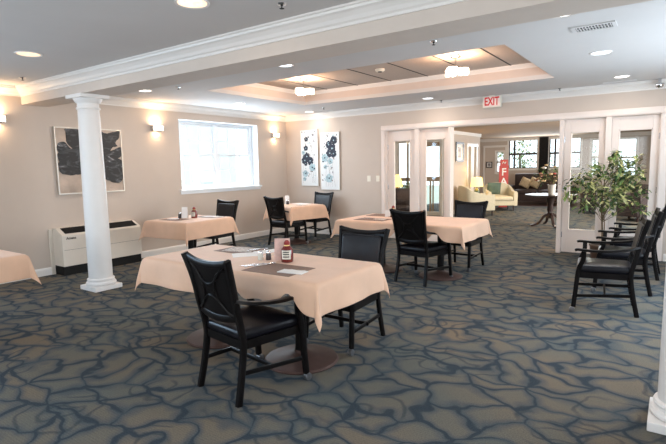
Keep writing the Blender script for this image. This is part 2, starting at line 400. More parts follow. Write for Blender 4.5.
# window in the left wall
def dh_window(name,y0,y1,z0,z1,x,cols=3,rows=2,parent=None):
    w=thing_struct(name,(0,0,0))
    bm=BM(); f=.05
    box(bm,x-.05,x+.03,y0,y0+f,z0,z1); box(bm,x-.05,x+.03,y1-f,y1,z0,z1); box(bm,x-.05,x+.03,y0+f,y1-f,z1-f,z1); box(bm,x-.05,x+.03,y0+f,y1-f,z0,z0+f)
    ym=(y0+y1)/2; box(bm,x-.05,x+.035,ym-.05,ym+.05,z0+f,z1-f)
    obj('window_frame',bm,'winw',w,bevel=.004)
    zm=(z0+z1)/2+.01
    for a,b in ((y0+f,ym-.05),(ym+.05,y1-f)):
        for k,(c,d) in enumerate(((z0+f,zm+.02),(zm-.02,z1-f))):
            xx=x+(.005 if k==0 else -.03); s=.035
            bm=BM(); box(bm,xx-.015,xx+.015,a,a+s,c,d); box(bm,xx-.015,xx+.015,b-s,b,c,d); box(bm,xx-.015,xx+.015,a+s,b-s,c,c+s); box(bm,xx-.015,xx+.015,a+s,b-s,d-s,d)
            for i in range(1,cols): yy=a+s+(b-a-2*s)*i/cols; box(bm,xx-.008,xx+.008,yy-.009,yy+.009,c+s,d-s)
            for i in range(1,rows): zz=c+s+(d-c-2*s)*i/rows; box(bm,xx-.007,xx+.007,a+s,b-s,zz-.009,zz+.009)
            obj('sash',bm,'winw',w)
            bm=BM(); box(bm,xx-.003,xx+.003,a+s*.5,b-s*.5,c+s*.5,d-s*.5); obj('window_pane',bm,'glass',w)
    return w
def thing_struct(name,loc):
    o=bpy.data.objects.new(name,None); C.objects.link(o); o.location=loc; o['kind']='structure'; return o
w=dh_window('window_1',W1[0],W1[1],W1[2],W1[3],-.20)
bm=BM(); box(bm,-.165,.0,W1[0],W1[1],W1[2]-.0,W1[2]+.014); box(bm,-.0,.045,W1[0]-.05,W1[1]+.05,W1[2]-.018,W1[2]+.014); box(bm,.0,.015,W1[0]-.03,W1[1]+.03,W1[2]-.07,W1[2]-.018)
for a,b in ((W1[0],W1[0]+.008),(W1[1]-.008,W1[1])): box(bm,-.165,.003,a,b,W1[2]+.014,W1[3])
box(bm,-.165,.003,W1[0],W1[1],W1[3]-.008,W1[3])
obj('window_sill',bm,'winw',w,bevel=.003)
dh_window('window_2',W0[0],W0[1],W0[2],W0[3],-.20)
dh_window('window_3',WR[0],WR[1],WR[2],WR[3],XR+.08)
dh_window('window_4',WR2[0],WR2[1],WR2[2],WR2[3],XR+.08)

# folding glazed doors in the far wall
bm=BM()
cas=[(0,0),(.02,0),(.028,.015),(.03,.05),(.022,.085),(.02,.10),(0,.10)]
extrude_profile(bm,[(-u,2.17+v) for u,v in cas],'x',2.51,7.26)
for a,b in ((2.51,2.60),(7.16,7.26)):
    box(bm,a,b,-.022,0,0,2.17); box(bm,a+.012,b-.012,-.030,-.022,0,2.17)
box(bm,2.56,2.62,0,.15,0,2.2); box(bm,7.15,7.20,0,.15,0,2.2); box(bm,2.62,7.15,0,.15,2.165,2.2)
for a,b in ((3.235,3.325),(3.915,3.965),(5.80,5.865),(6.455,6.535)): box(bm,a,b,-.012,.15,0,2.165)
struct('trim_8',bm,'door',bevel=.004)
def glazed_door(i,x0,x1,g0,gz0,gz1,side):
    d=thing_struct('door_%d'%i,((x0+x1)/2,.09,0)); w=(x1-x0)/2; g=g0
    bm=BM(); z0,z1=.012,2.16
    box(bm,-w,-w+g,-.02,.02,z0,z1); box(bm,w-g,w,-.02,.02,z0,z1); box(bm,-w+g,w-g,-.02,.02,z0,gz0); box(bm,-w+g,w-g,-.02,.02,gz1,z1)
    obj('door_panel',bm,'door',d,bevel=.003)
    bm=BM()
    for a,b,c,e in ((-w+g,-w+g+.014,gz0,gz1),(w-g-.014,w-g,gz0,gz1),(-w+g,w-g,gz0,gz0+.014),(-w+g,w-g,gz1-.014,gz1)): box(bm,a,b,-.026,.026,c,e)
    obj('glazing_bead',bm,'door',d)
    bm=BM(); box(bm,-w+g,w-g,-.003,.003,gz0,gz1); obj('door_glass',bm,'glass',d)
    bm=BM()
    for zz in (.3,1.05,1.85): lathe(bm,[(.008,zz-.045),(.008,zz+.045)],side*(w-.004),-.028,8)
    obj('hinge',bm,'steel',d)
glazed_door(1,2.62,3.24,.125,.30,1.97,-1)
glazed_door(2,3.325,3.92,.10,.30,1.97,1)
glazed_door(3,5.865,6.46,.09,.38,1.965,-1)
glazed_door(4,6.535,7.15,.09,.38,1.965,1)

# ------------------------------------------------------------------ lounge shell
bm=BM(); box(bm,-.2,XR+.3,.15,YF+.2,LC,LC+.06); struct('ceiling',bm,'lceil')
bm=BM(); wally(bm,4.6,4.75,0,2.0,0,LC,[(.44,.93,0,2.15),(1.22,1.86,0,2.15)]); struct('wall_lounge_left',bm,'wall')
bm=BM(); wallx(bm,1.85,2.0,4.75,7.5,0,LC,[(6.32,6.62,.15,2.02),(6.86,7.12,.15,2.02)]); struct('wall_lounge_side',bm,'wall')
bm=BM(); box(bm,.70,1.85,7.5,7.65,0,LC); box(bm,.70,.85,7.65,YF,0,LC); struct('wall_lounge_back_left',bm,'wall')
FW=[(1.50,1.78,1.12,1.92),(1.97,3.03,1.27,2.36),(3.44,4.50,1.27,2.36),(4.85,5.15,1.0,2.25),(5.62,6.22,.95,2.25)]
bm=BM(); wally(bm,YF,YF+.15,-.3,XR+.15,0,LC,FW); struct('wall_lounge_far',bm,'wall')
bm=BM(); wallx(bm,XR,XR+.15,.15,YF+.15,0,LC,[(2,5,.6,2.2)]); struct('wall_lounge_right',bm,'wall')
bm=BM(); box(bm,0,XR,YF-.05,YF,LC-.12,LC); box(bm,2.0,2.04,4.6,7.5,LC-.10,LC); struct('trim_9',bm,'white')
bm=BM(); box(bm,2.0,2.02,4.75,6.2,0,.12); box(bm,0,XR,YF-.02,YF,0,.12); struct('baseboard_lounge',bm,'white')
# side casing + lounge windows
k=10
for (a,b,c,d) in FW:
    w=thing_struct('window_%d'%k,((a+b)/2,YF,0)); k+=1; hw=(b-a)/2
    bm=BM(); f=.05
    for q in ((-hw-.06,-hw,c-.06,d+.06),(hw,hw+.06,c-.06,d+.06),(-hw,hw,d,d+.06),(-hw,hw,c-.08,c)): box(bm,q[0],q[1],-.03,0.0,q[2],q[3])
    obj('casing',bm,'white',w)
    bm=BM()
    for q in ((-hw,-hw+.03,c,d),(hw-.03,hw,c,d),(-hw,hw,d-.03,d),(-hw,hw,c,c+.03),(-hw,hw,(c+d)/2-.035,(c+d)/2+.035)): box(bm,q[0],q[1],.04,.09,q[2],q[3])
    if b-a>.9: box(bm,-hw*.62-.03,-hw*.62+.03,.03,.09,c,d)
    obj('sash',bm,'lwood' if b-a>.9 else 'white',w)
    bm=BM(); box(bm,-hw,hw,.062,.067,c,d); obj('window_pane',bm,'glass',w)
w=thing_struct('door_5',(1.54,4.6,0)); bm=BM()
for q in ((-.37,-.30,0,2.22),(.30,.37,0,2.22),(-.30,.30,2.13,2.22)): box(bm,q[0],q[1],-.03,.0,q[2],q[3])
box(bm,-.31,-.25,.02,.07,0,2.14); box(bm,.25,.31,.02,.07,0,2.14); box(bm,-.25,.25,.02,.07,0,.12)
obj('door_frame',bm,'white',w)
bm=BM(); box(bm,-.25,.25,.01,.05,1.0,1.13); box(bm,-.25,.25,.01,.06,2.0,2.13); box(bm,-.05,-.01,.02,.06,.12,1.0); box(bm,.04,.07,.02,.06,.12,1.0); obj('push_bar',bm,'tan',w)
bm=BM(); box(bm,-.25,.25,.04,.045,.1,2.1); obj('door_glass',bm,'glass',w)
w=thing_struct('door_6',(.685,4.6,0)); bm=BM()
for q in ((-.31,-.24,0,2.22),(.24,.31,0,2.22),(-.24,.24,2.13,2.22)): box(bm,q[0],q[1],-.03,.0,q[2],q[3])
box(bm,-.25,-.20,.02,.07,0,2.14); box(bm,.20,.25,.02,.07,0,2.14); box(bm,-.2,.2,.02,.07,0,.12); box(bm,.06,.12,.02,.07,.12,2.14)
obj('door_frame',bm,'white',w)
bm=BM(); box(bm,-.2,.2,.02,.06,1.0,1.1); obj('push_bar',bm,'tan',w)
bm=BM(); box(bm,-.2,.2,.04,.045,.1,2.1); obj('door_glass',bm,'glass',w)
bm=BM()
for a,b in ((6.25,6.32),(6.62,6.86),(7.12,7.20)): box(bm,2.0,2.025,a,b,0,2.1)
box(bm,2.0,2.03,6.22,7.23,2.02,2.12); struct('trim_10',bm,'white')
for a,b in ((6.32,6.62),(6.86,7.12)):
    w=thing_struct('window_%d'%k,(1.92,(a+b)/2,0)); k+=1
    bm=BM(); h=(b-a)/2
    for q in ((-h,-h+.03,.15,2.02),(h-.03,h,.15,2.02)): box(bm,-.02,.02,q[0],q[1],q[2],q[3])
    obj('sash',bm,'white',w); bm=BM(); box(bm,-.003,.003,-h+.03,h-.03,.15,2.02); obj('window_pane',bm,'glass',w)

# ------------------------------------------------------------------ columns
def column(x,label,loc_y=-5.37):
    c=thing('round_column',label,'column',(x,loc_y,0),0,'white round columns under the beam')
    bm=BM(); box(bm,-.18,.18,-.18,.18,0,.055); obj('plinth',bm,'col',c,bevel=.006)
    bm=BM(); lathe(bm,[(.15,.055),(.172,.06),(.18,.078),(.172,.096),(.158,.10),(.153,.112),(.16,.118),(.163,.128),(.157,.14),(.143,.146)],seg=48); obj('base_moulding',bm,'col',c,smooth=True,angle=30)
    bm=BM(); lathe(bm,[(.141,.146),(.140,.5),(.137,1.2),(.130,1.8),(.122,2.27)],seg=48); obj('shaft',bm,'col',c,smooth=True)
    bm=BM(); lathe(bm,[(.122,2.235),(.135,2.238),(.139,2.25),(.133,2.262),(.124,2.265),(.124,2.31),(.137,2.318),(.15,2.335),(.163,2.36),(.166,2.368),(.14,2.369)],seg=48)
    box(bm,-.178,.178,-.178,.178,2.369,2.41); obj('capital',bm,'col',c,smooth=True,angle=30)
column(1.43,'white round column standing left, in front of the heater and black flower painting')
column(7.50,'white round column cropped by the right edge of the photo')

# ------------------------------------------------------------------ dining chairs
def backy(z): return -.225-(z-.42)*.20
def make_chair(arms,label,group):
    t=thing('dining_armchair' if arms else 'dining_chair',label,'chair',group=group)
    fw=.27 if arms else .225
    # seat
    bm=BM(); cushion(bm,rounded_outline(.42,.50,-.235,.25,.05),.405,.475,.014); obj('seat',bm,'leather',t,smooth=True,angle=60)
    bm=BM(); ol=rounded_outline(.43,.50,-.23,.245,.04)
    a=[bm.verts.new((p.x,p.y,.35)) for p in ol]; b=[bm.verts.new((p.x,p.y,.408)) for p in ol]; n=len(ol)
    for j in range(n): bm.faces.new((a[j],a[(j+1)%n],b[(j+1)%n],b[j]))
    bm.faces.new(a[::-1]); bm.faces.new(b); obj('seat_frame',bm,'black',t)
    # rear legs run up into back stiles
    for s in (-1,1):
        bm=BM(); sweep(bm,[(s*.222,-.285,0),(s*.212,-.245,.2),(s*.208,-.222,.40),(s*.213,backy(.6),.6),(s*.222,backy(.78),.78),(s*.244,backy(.945)-.012,.945)],.032,.042,(1,0,0)); obj('leg',bm,'black',t,smooth=True,angle=50)
    for s in (-1,1):
        bm=BM()
        if arms: sweep(bm,[(s*.268,.262,.055),(s*.262,.245,.25),(s*.262,.228,.43),(s*.275,.19,.54),(s*.285,.185,.625)],.034,.042,(1,0,0))
        else: sweep(bm,[(s*.232,.245,.055),(s*.226,.228,.25),(s*.224,.215,.40)],.034,.04,(1,0,0))
        lg=obj('leg',bm,'black',t,smooth=True,angle=50)
        cx=s*(.268 if arms else .232); cy=.264 if arms else .246
        bm=BM(); lathe(bm,[(.011,.035),(.011,.06)],cx,cy,10)
        for dx in (-.011,.011):
            mt=Matrix.Translation((cx+dx,cy+.010,.026))@Matrix.Rotation(PI/2,4,'Y')
            lathe(bm,[(.014,-.008),(.026,-.006),(.026,.006),(.014,.008)],seg=14,mtx=mt)
        obj('caster',bm,'castor',lg,smooth=True,angle=40)
        # side stretcher
        bm=BM(); sweep(bm,[(s*.213,-.243,.20),(s*(fw-.008),.240,.17)],.018,.03,(1,0,0),smooth=False); obj('stretcher',bm,'black',t)
        if arms:
            bm=BM(); sweep(bm,[(s*.222,backy(.68),.68),(s*.262,-.18,.655),(s*.292,-.02,.636),(s*.296,.12,.632),(s*.288,.235,.638),(s*.286,.262,.630)],.046,.024,(1,0,0)); obj('armrest',bm,'black',t,smooth=True,angle=50)
    bm=BM(); sweep(bm,[(-.235,-.01,.185),(.235,-.01,.185)],.03,.018,(0,0,1),smooth=False); obj('stretcher',bm,'black',t)
    # backrest: crest, lower rail, panel with carved arcs behind, pad in front
    bm=BM()
    sweep(bm,[(-.232,backy(.93)-.004,.925),(-.12,backy(.91)-.016,.905),(0,backy(.9)-.022,.898),(.12,backy(.91)-.016,.905),(.232,backy(.93)-.004,.925)],.045,.026,(0,0,1)); obj('crest_rail',bm,'black',t,smooth=True,angle=50)
    bm=BM(); sweep(bm,[(-.21,backy(.555),.565),(-.10,backy(.54)-.018,.545),(0,backy(.53)-.024,.538),(.10,backy(.54)-.018,.545),(.21,backy(.555),.565)],.05,.026,(0,0,1)); obj('lower_rail',bm,'black',t,smooth=True,angle=50)
    bm=BM(); nx,nz=12,8; V={}
    for side in (0,1):
        for i in range(nx+1):
            for j in range(nz+1):
                u=-1+2*i/nx; z=.55+.35*j/nz; hw=.208+.014*(j/nz)
                V[side,i,j]=bm.verts.new((u*hw,backy(z)-.020*(1-u*u)+(.008 if side else -.008),z))
    for i in range(nx):
        for j in range(nz):
            bm.faces.new((V[0,i,j],V[0,i+1,j],V[0,i+1,j+1],V[0,i,j+1])); bm.faces.new((V[1,i,j],V[1,i,j+1],V[1,i+1,j+1],V[1,i+1,j]))
    for j in range(nz):
        for i in (0,nx): bm.faces.new((V[0,i,j],V[0,i,j+1],V[1,i,j+1],V[1,i,j]))
    pn=obj('back_panel',bm,'black',t,smooth=True,angle=60)
    bm=BM()
    def P(u,z): return (u*.205,backy(z)-.020*(1-u*u)-.010,z)
    for s in (-1,1): tube(bm,[P(s*.92,.885),P(s*.50,.83),P(s*.30,.73),P(s*.50,.63),P(s*.92,.575)],.009)
    tube(bm,[P(-.80,.888),P(-.40,.80),P(0,.765),P(.40,.80),P(.80,.888)],.009)
    tube(bm,[P(-.80,.572),P(-.40,.655),P(0,.69),P(.40,.655),P(.80,.572)],.009)
    obj('carved_rib',bm,'black',pn,smooth=True)
    bm=BM()
    ol=rounded_outline(.385,.415,.578,.885,.03)
    cushion(bm,ol,0,.028,.012,fn=lambda c:Vector((c.x,backy(c.y)-.020*(1-min(1,(c.x/.21)**2))+.006+c.z,c.y)))
    obj('back_pad',bm,'leatherb',t,smooth=True,angle=60)
    return t
GA='black dining armchairs drawn up to the tables'
GP='black dining chairs without armrests at the tables'
A0=make_chair(True,'black armchair with carved back in the foreground, at the near front table',GA)
A0.location=(5.02,-6.29,0); A0.rotation_euler=(0,0,math.radians(-8))
dup(A0,(4.74,-2.90,0),math.radians(-8),'black armchair with its carved back to us at the table before the glazed doors')
dup(A0,(1.25,-1.50,0),math.radians(-6),'black armchair with its back to us at the small table in the room corner')
GR='black armchairs in a row beside the right hand doors'
dup(A0,(6.83,-3.08,0),math.radians(97),'black armchair nearest to us in the row on the right edge',GR)
dup(A0,(6.91,-2.14,0),math.radians(95),'middle black armchair of the row on the right, behind the nearest one',GR)
dup(A0,(6.97,-1.22,0),math.radians(90),'farthest black armchair of the row on the right, nearest the glazed doors',GR)
P0=make_chair(False,'black padded chair facing us across the large near table',GP)
P0.location=(5.11,-5.27,0); P0.rotation_euler=(0,0,math.radians(180))
dup(P0,(4.87,-1.86,0),math.radians(176),'black padded chair facing us at the right end of the table before the glazed doors')
dup(P0,(1.03,-3.13,0),math.radians(180),'black padded chair at the far side of the small table below the window')
dup(P0,(1.17,-.52,0),math.radians(176),'black padded chair facing us in the corner under the two flower canvases')

# ------------------------------------------------------------------ tables and cloths
def table(x,y,w,d,rz,label,h=.745,group='pedestal dining tables'):
    t=thing('dining_table',label,'table',(x,y,0),rz,group)
    bm=BM(); box(bm,-w/2,w/2,-d/2,d/2,h-.03,h); obj('tabletop',bm,'base',t,bevel=.004)
    bm=BM(); lathe(bm,[(.285,0),(.29,.010),(.28,.022),(.20,.038),(.10,.055),(.055,.075),(.05,.09)],seg=40); obj('pedestal_base',bm,'base',t,smooth=True,angle=35)
    bm=BM(); lathe(bm,[(.05,.085),(.045,.12),(.045,h-.06),(.06,h-.04)],seg=24)
    box(bm,-.25,.25,-.03,.03,h-.05,h-.03); box(bm,-.03,.03,-.25,.25,h-.05,h-.03)
    obj('pedestal_column',bm,'black',t,smooth=True,angle=35)
    return t
def cloth(x,y,w,d,rz,over,label,h=.745,seed=0,seam=None,lifts=()):
    bm=BM(); st=.035; th=.004
    a,b=w/2+.006,d/2+.006
    def axis(a,o):
        n=int(round(2*a/.05)); m=7
        return [-a-o*(m-i)/m for i in range(m)]+[-a+2*a*i/n for i in range(n+1)]+[a+o*(i+1)/m for i in range(m)]
    xs,ys=axis(a,over),axis(b,over); V={}
    for i,u in enumerate(xs):
        for j,v in enumerate(ys):
            du=max(abs(u)-a,0);dv=max(abs(v)-b,0);su=1 if u>0 else -1;sv=1 if v>0 else -1
            n1=noise.noise(Vector((u*2.3+seed*7,v*2.3,seed*3.1)))
            if du==0 and dv==0:
                p=Vector((u,v,h+th+.0015*n1))
                if seam is not None and abs(u-seam)<.03: p.z+=.006*(1-abs(u-seam)/.03)
            else:
                dd=math.hypot(du,dv)
                if dv>0 and sv<0 and du==0:
                    for (lx,sg,am) in lifts: dd*=1-am*math.exp(-((u-lx)/sg)**2)
                ang=math.atan2(dv,du)
                corner=(du>0 and dv>0)
                along=(u*sv*1.0 if dv>du else v*su*1.0)
                rip=.020*math.sin(along*13+seed*2)+.028*noise.noise(Vector((along*4,seed*5.0,su*3+sv)))
                k=dd/over
                out=.008+ .03*dd + (rip*.8+.012)*k*(.5 if corner else 1)
                if corner: out+= .20*dd*math.sin(2*ang)**2
                cu=max(-a,min(a,u)); cv=max(-b,min(b,v))
                dirv=Vector((du*su,dv*sv,0)).normalized()
                z=h+th-math.sqrt(max(dd*dd-min(out,dd*.7)**2,0))
                p=Vector((cu,cv,0))+dirv*out; p.z=z+.006*n1*k
            V[i,j]=bm.verts.new(p)
    for i in range(len(xs)-1):
        for j in range(len(ys)-1): bm.faces.new((V[i,j],V[i+1,j],V[i+1,j+1],V[i,j+1]))
    o=obj('tablecloth',bm,'cloth',smooth=True,angle=180)
    o.location=(x,y,0); o.rotation_euler=(0,0,rz)
    s=o.modifiers.new('sol','SOLIDIFY'); s.thickness=.003; s.offset=1
    s=o.modifiers.new('sub','SUBSURF'); s.levels=1; s.render_levels=1
    tag(o,label,'tablecloth','peach tablecloths'); return o
table(4.13,-5.80,.92,.80,0,'left one of the two pedestal tables pushed together in the foreground')
table(5.06,-5.80,.92,.80,0,'right one of the two pedestal tables pushed together, behind the foreground armchair')
cloth(4.60,-5.80,1.86,.80,0,.22,'large peach tablecloth over the two joined tables in the foreground',seed=1,seam=-.03,lifts=((.16,.07,.66),(.70,.07,.66),(.45,.16,.25)))
table(3.97,-2.58,.88,.98,0,'left one of the two joined pedestal tables before the glazed doors')
table(4.86,-2.58,.88,.98,0,'right one of the two joined pedestal tables before the glazed doors')
cloth(4.42,-2.58,1.80,.98,0,.20,'peach tablecloth on the long table before the glazed doors',seed=2,lifts=((.06,.07,.62),(.58,.07,.62)))
table(1.42,-3.93,.86,.92,math.radians(4),'small pedestal table below the window')
cloth(1.42,-3.93,.86,.92,math.radians(4),.24,'peach tablecloth on the small table below the window',seed=3)
table(1.27,-1.24,.80,.80,math.radians(-14),'small pedestal table in the far room corner')
cloth(1.27,-1.24,.80,.80,math.radians(-14),.26,'peach tablecloth on the small table in the far corner',seed=4)
table(2.12,-7.15,.92,.95,0,'table cropped by the left edge of the photo')
cloth(2.12,-7.15,.92,.95,0,.22,'peach tablecloth on the table cropped by the left edge of the photo',seed=5)
TT=.7515
# ------------------------------------------------------------------ things on the tables
def mat_(x,y,w,d,rz,label):
    bm=BM(); box(bm,-w/2,w/2,-d/2,d/2,0,.003); o=obj('placemat',bm,'mat',bevel=.001); o.location=(x,y,TT); o.rotation_euler=(0,0,rz); tag(o,label,'placemat','brown placemats'); return o
def napkin(x,y,w,d,rz,label,z=0.0035,m='paper',name='napkin',cat='napkin'):
    bm=BM(); n=6; V={}
    for k in (0,1):
        for i in range(n+1):
            for j in range(n+1):
                u=-w/2+w*i/n; v=-d/2+d*j/n
                V[k,i,j]=bm.verts.new((u,v,(.003 if k else 0)+(.003*(1+noise.noise(Vector((u*20+x,v*20,y)))) if k else 0)))
    for i in range(n):
        for j in range(n):
            bm.faces.new((V[0,i,j],V[0,i,j+1],V[0,i+1,j+1],V[0,i+1,j])); bm.faces.new((V[1,i,j],V[1,i+1,j],V[1,i+1,j+1],V[1,i,j+1]))
    for i in range(n):
        bm.faces.new((V[0,i,0],V[0,i+1,0],V[1,i+1,0],V[1,i,0])); bm.faces.new((V[0,i,n],V[1,i,n],V[1,i+1,n],V[0,i+1,n]))
        bm.faces.new((V[0,0,i],V[1,0,i],V[1,0,i+1],V[0,0,i+1])); bm.faces.new((V[0,n,i],V[0,n,i+1],V[1,n,i+1],V[1,n,i]))
    o=obj(name,bm,m,smooth=True); o.location=(x,y,TT+z); o.rotation_euler=(0,0,rz); tag(o,label,cat); return o
def fork(x,y,rz,label,z=.004):
    t=thing('fork',label,'cutlery',(x,y,TT+z),rz)
    bm=BM(); sweep(bm,[(-.09,0,.003),(-.03,0,.003),(.02,0,.007),(.04,0,.005)],.003,.013,(0,0,1)); obj('handle',bm,'steel',t,smooth=True)
    bm=BM(); sweep(bm,[(.035,0,.005),(.06,0,.003)],.003,.022,(0,0,1),smooth=False)
    for k in (-1.5,-.5,.5,1.5): sweep(bm,[(.06,k*.006,.003),(.08,k*.006,.003),(.10,k*.006,.007)],.002,.003,(0,0,1))
    obj('tines',bm,'steel',t,smooth=True)
def knife(x,y,rz,label,z=.004):
    t=thing('table_knife',label,'cutlery',(x,y,TT+z),rz)
    bm=BM(); sweep(bm,[(-.11,0,.003),(-.05,0,.003),(0,0,.003)],.005,.014,(0,0,1)); obj('handle',bm,'steel',t,smooth=True)
    bm=BM(); sweep(bm,[(0,0,.003),(.05,.003,.003),(.11,.001,.003)],.002,.018,(0,0,1),taper=(1,.6)); obj('blade',bm,'steel',t,smooth=True)
def spoon(x,y,rz,label,z=.004):
    t=thing('spoon',label,'cutlery',(x,y,TT+z),rz)
    bm=BM(); sweep(bm,[(-.09,0,.003),(-.02,0,.003),(.05,0,.006)],.003,.010,(0,0,1)); obj('handle',bm,'steel',t,smooth=True)
    bm=BM(); lathe(bm,[(0,-.004),(.012,-.001),(.018,.004),(.016,.004),(.008,0),(0,-.002)],seg=16,mtx=Matrix.Translation((.075,0,.004))@Matrix.Scale(1.6,4,(1,0,0))); obj('bowl',bm,'steel',t,smooth=True)
def bottle(x,y,rz,label,s=1.0):
    t=thing('syrup_bottle',label,'bottle',(x,y,TT),rz,'red condiment bottles')
    bm=BM(); lathe(bm,[(.0,0),(.040,0),(.048,.006),(.050,.04),(.048,.085),(.045,.105),(.033,.122),(.022,.132),(.020,.140)],seg=28,mtx=Matrix.Scale(s,4)); obj('bottle_body',bm,'syrup',t,smooth=True,angle=50)
    bm=BM(); lathe(bm,[(.021,.138),(.024,.142),(.024,.160),(.018,.166),(.010,.176),(0,.178)],seg=20,mtx=Matrix.Scale(s,4)); obj('cap',bm,'cap',t,smooth=True,angle=40)
    bm=BM(); lathe(bm,[(.0225,.128),(.0245,.131),(.0225,.139)],seg=20,mtx=Matrix.Scale(s,4)); obj('neck_ring',bm,'gold',t,smooth=True)
    bm=BM(); R=.0508*s; n=10; V=[]
    for i in range(n+1):
        a=-PI/2-.75+1.5*i/n; V.append((bm.verts.new((R*math.cos(a),R*math.sin(a),.03*s)),bm.verts.new((R*math.cos(a),R*math.sin(a),.10*s))))
    for A,B in zip(V,V[1:]): bm.faces.new((A[0],B[0],B[1],A[1]))
    lb=obj('bottle_label',bm,'label',t,smooth=True); lb['label']='cream paper label with dark print'
    bm=BM(); R=.0516*s
    for zz in (.045,.065,.082):
        V=[]
        for i in range(7):
            a=-PI/2-.5+1.0*i/6; V.append((bm.verts.new((R*math.cos(a),R*math.sin(a),zz*s)),bm.verts.new((R*math.cos(a),R*math.sin(a),(zz+.008)*s))))
        for A,B in zip(V,V[1:]): bm.faces.new((A[0],B[0],B[1],A[1]))
    obj('label_print',bm,'frame',lb)
def shaker(x,y,label,m,s=1.0):
    t=thing('shaker',label,'shaker',(x,y,TT))
    bm=BM(); lathe(bm,[(0,0),(.019,0),(.021,.006),(.018,.045),(.017,.05)],seg=16,mtx=Matrix.Scale(s,4)); obj('shaker_body',bm,m,t,smooth=True,angle=40)
    bm=BM(); lathe(bm,[(.018,.05),(.019,.056),(.014,.066),(0,.07)],seg=16,mtx=Matrix.Scale(s,4)); obj('shaker_lid',bm,'chrome',t,smooth=True,angle=40)
def tent_card(x,y,rz,label,m='tent',h=.155,w=.11):
    bm=BM()
    vs=[(-w/2,-.035,0),(w/2,-.035,0),(w/2*.95,0,h),(-w/2*.95,0,h),(-w/2,.035,0),(w/2,.035,0)]
    t_=.0018
    def slab(a,b,c,d,off):
        A=[bm.verts.new(Vector(q)) for q in (a,b,c,d)]; B=[bm.verts.new(Vector(q)+Vector(off)) for q in (a,b,c,d)]
        bm.faces.new(A); bm.faces.new(B[::-1])
        for i in range(4): bm.faces.new((A[i],A[(i+1)%4],B[(i+1)%4],B[i]))
    slab(vs[0],vs[1],vs[2],vs[3],(0,t_,0)); slab(vs[4],vs[5],vs[2],vs[3],(0,-t_,0))
    o=obj('menu_tent',bm,m); o.location=(x,y,TT); o.rotation_euler=(0,0,rz); tag(o,label,'menu card')
R35=math.radians(35)
mat_(5.03,-6.0,.44,.32,math.radians(2),'brown placemat on the near table beside the red bottle, in front of the armchair')
mat_(4.20,-5.55,.44,.30,math.radians(0),'brown placemat on the left half of the near table, under the printed sheets')
napkin(5.19,-6.03,.20,.10,math.radians(8),'folded white napkin on the right end of the near placemat')
fork(4.76,-6.00,math.radians(62),'fork left of the near brown placemat')
knife(4.80,-5.98,math.radians(70),'knife on the left edge of the near brown placemat',.004)
spoon(4.84,-5.95,math.radians(74),'spoon on the left edge of the near brown placemat',.004)
napkin(4.40,-5.70,.24,.17,math.radians(50),'white paper sheet lying on the middle of the near table',z=.001,name='paper_sheet',cat='paper')
napkin(4.18,-5.55,.28,.20,math.radians(15),'printed grey menu sheet on the far left placemat of the near table',m='paperg',name='menu_sheet',cat='paper')
napkin(4.45,-5.50,.13,.20,math.radians(-20),'narrow white napkin beside the printed menu sheet',z=.002)
fork(4.33,-5.50,math.radians(60),'fork lying on the printed menu sheet on the left half of the near table',.011)
knife(4.60,-5.62,math.radians(75),'knife beside the shakers in the middle of the near table',.001)
bottle(4.905,-5.755,math.radians(30),'red condiment bottle on the large near table, in front of the tent card')
tent_card(4.81,-5.70,math.radians(35),'pinkish tent card standing behind the red bottle on the near table',h=.175,w=.13)
shaker(4.66,-5.80,'glass salt shaker on the near table, left of its pair',"salt",1.1)
shaker(4.71,-5.76,'dark pepper shaker on the near table beside the tent card',"pepper",1.1)
# table before the doors
mat_(3.98,-2.85,.46,.30,0,'brown placemat on the near left edge of the table before the doors')
mat_(3.85,-2.30,.46,.30,0,'brown placemat on the far left of the table before the doors')
napkin(4.08,-2.84,.16,.12,.3,'crumpled printed napkin on the placemat of the table before the doors',m='paperg')
fork(3.88,-2.86,.2,'fork on the placemat of the table before the doors')
spoon(3.80,-2.80,.1,'spoon on the placemat of the table before the doors')
bottle(4.09,-2.47,0,'red condiment bottle on the table before the glazed doors, beside the armchair',.95)
tent_card(3.98,-2.42,math.radians(25),'small white card stand beside the bottle on the table before the doors','paper',.09,.09)
# table below the window
mat_(1.33,-4.13,.40,.28,math.radians(4),'brown placemat on the near side of the table below the window')
spoon(1.36,-4.16,.6,'spoon on the placemat of the table below the window')
napkin(1.25,-4.10,.14,.10,.2,'small napkin on the placemat of the table below the window')
mat_(1.50,-3.62,.40,.26,math.radians(4),'brown placemat on the far side of the table below the window')
napkin(1.52,-3.62,.22,.12,.3,'white napkin on the far placemat of the table below the window')
bottle(1.42,-3.84,.3,'red condiment bottle on the small table below the window',.95)
tent_card(1.30,-3.92,math.radians(35),'upright white card on the small table below the window','paper',.17,.09)
shaker(1.23,-3.96,'black shaker on the small table below the window','pepper',1.3)
napkin(1.70,-3.60,.14,.12,.3,'dark printed card at the right of the table below the window',z=.001,m='paperg',name='menu_sheet',cat='paper')
# corner table
tent_card(.98,-1.16,math.radians(30),'upright white card on the small corner table','paper',.17,.09)
shaker(1.06,-1.24,'dark shaker beside the white card on the corner table','pepper',1.4)
napkin(1.28,-1.08,.34,.24,-.2,'pale paper mat in the middle of the corner table',z=.001,name='paper_mat',cat='paper')
napkin(1.48,-1.32,.2,.14,-.2,'small printed sheet on the right side of the corner table',z=.001,m='paperg',name='menu_sheet',cat='paper')

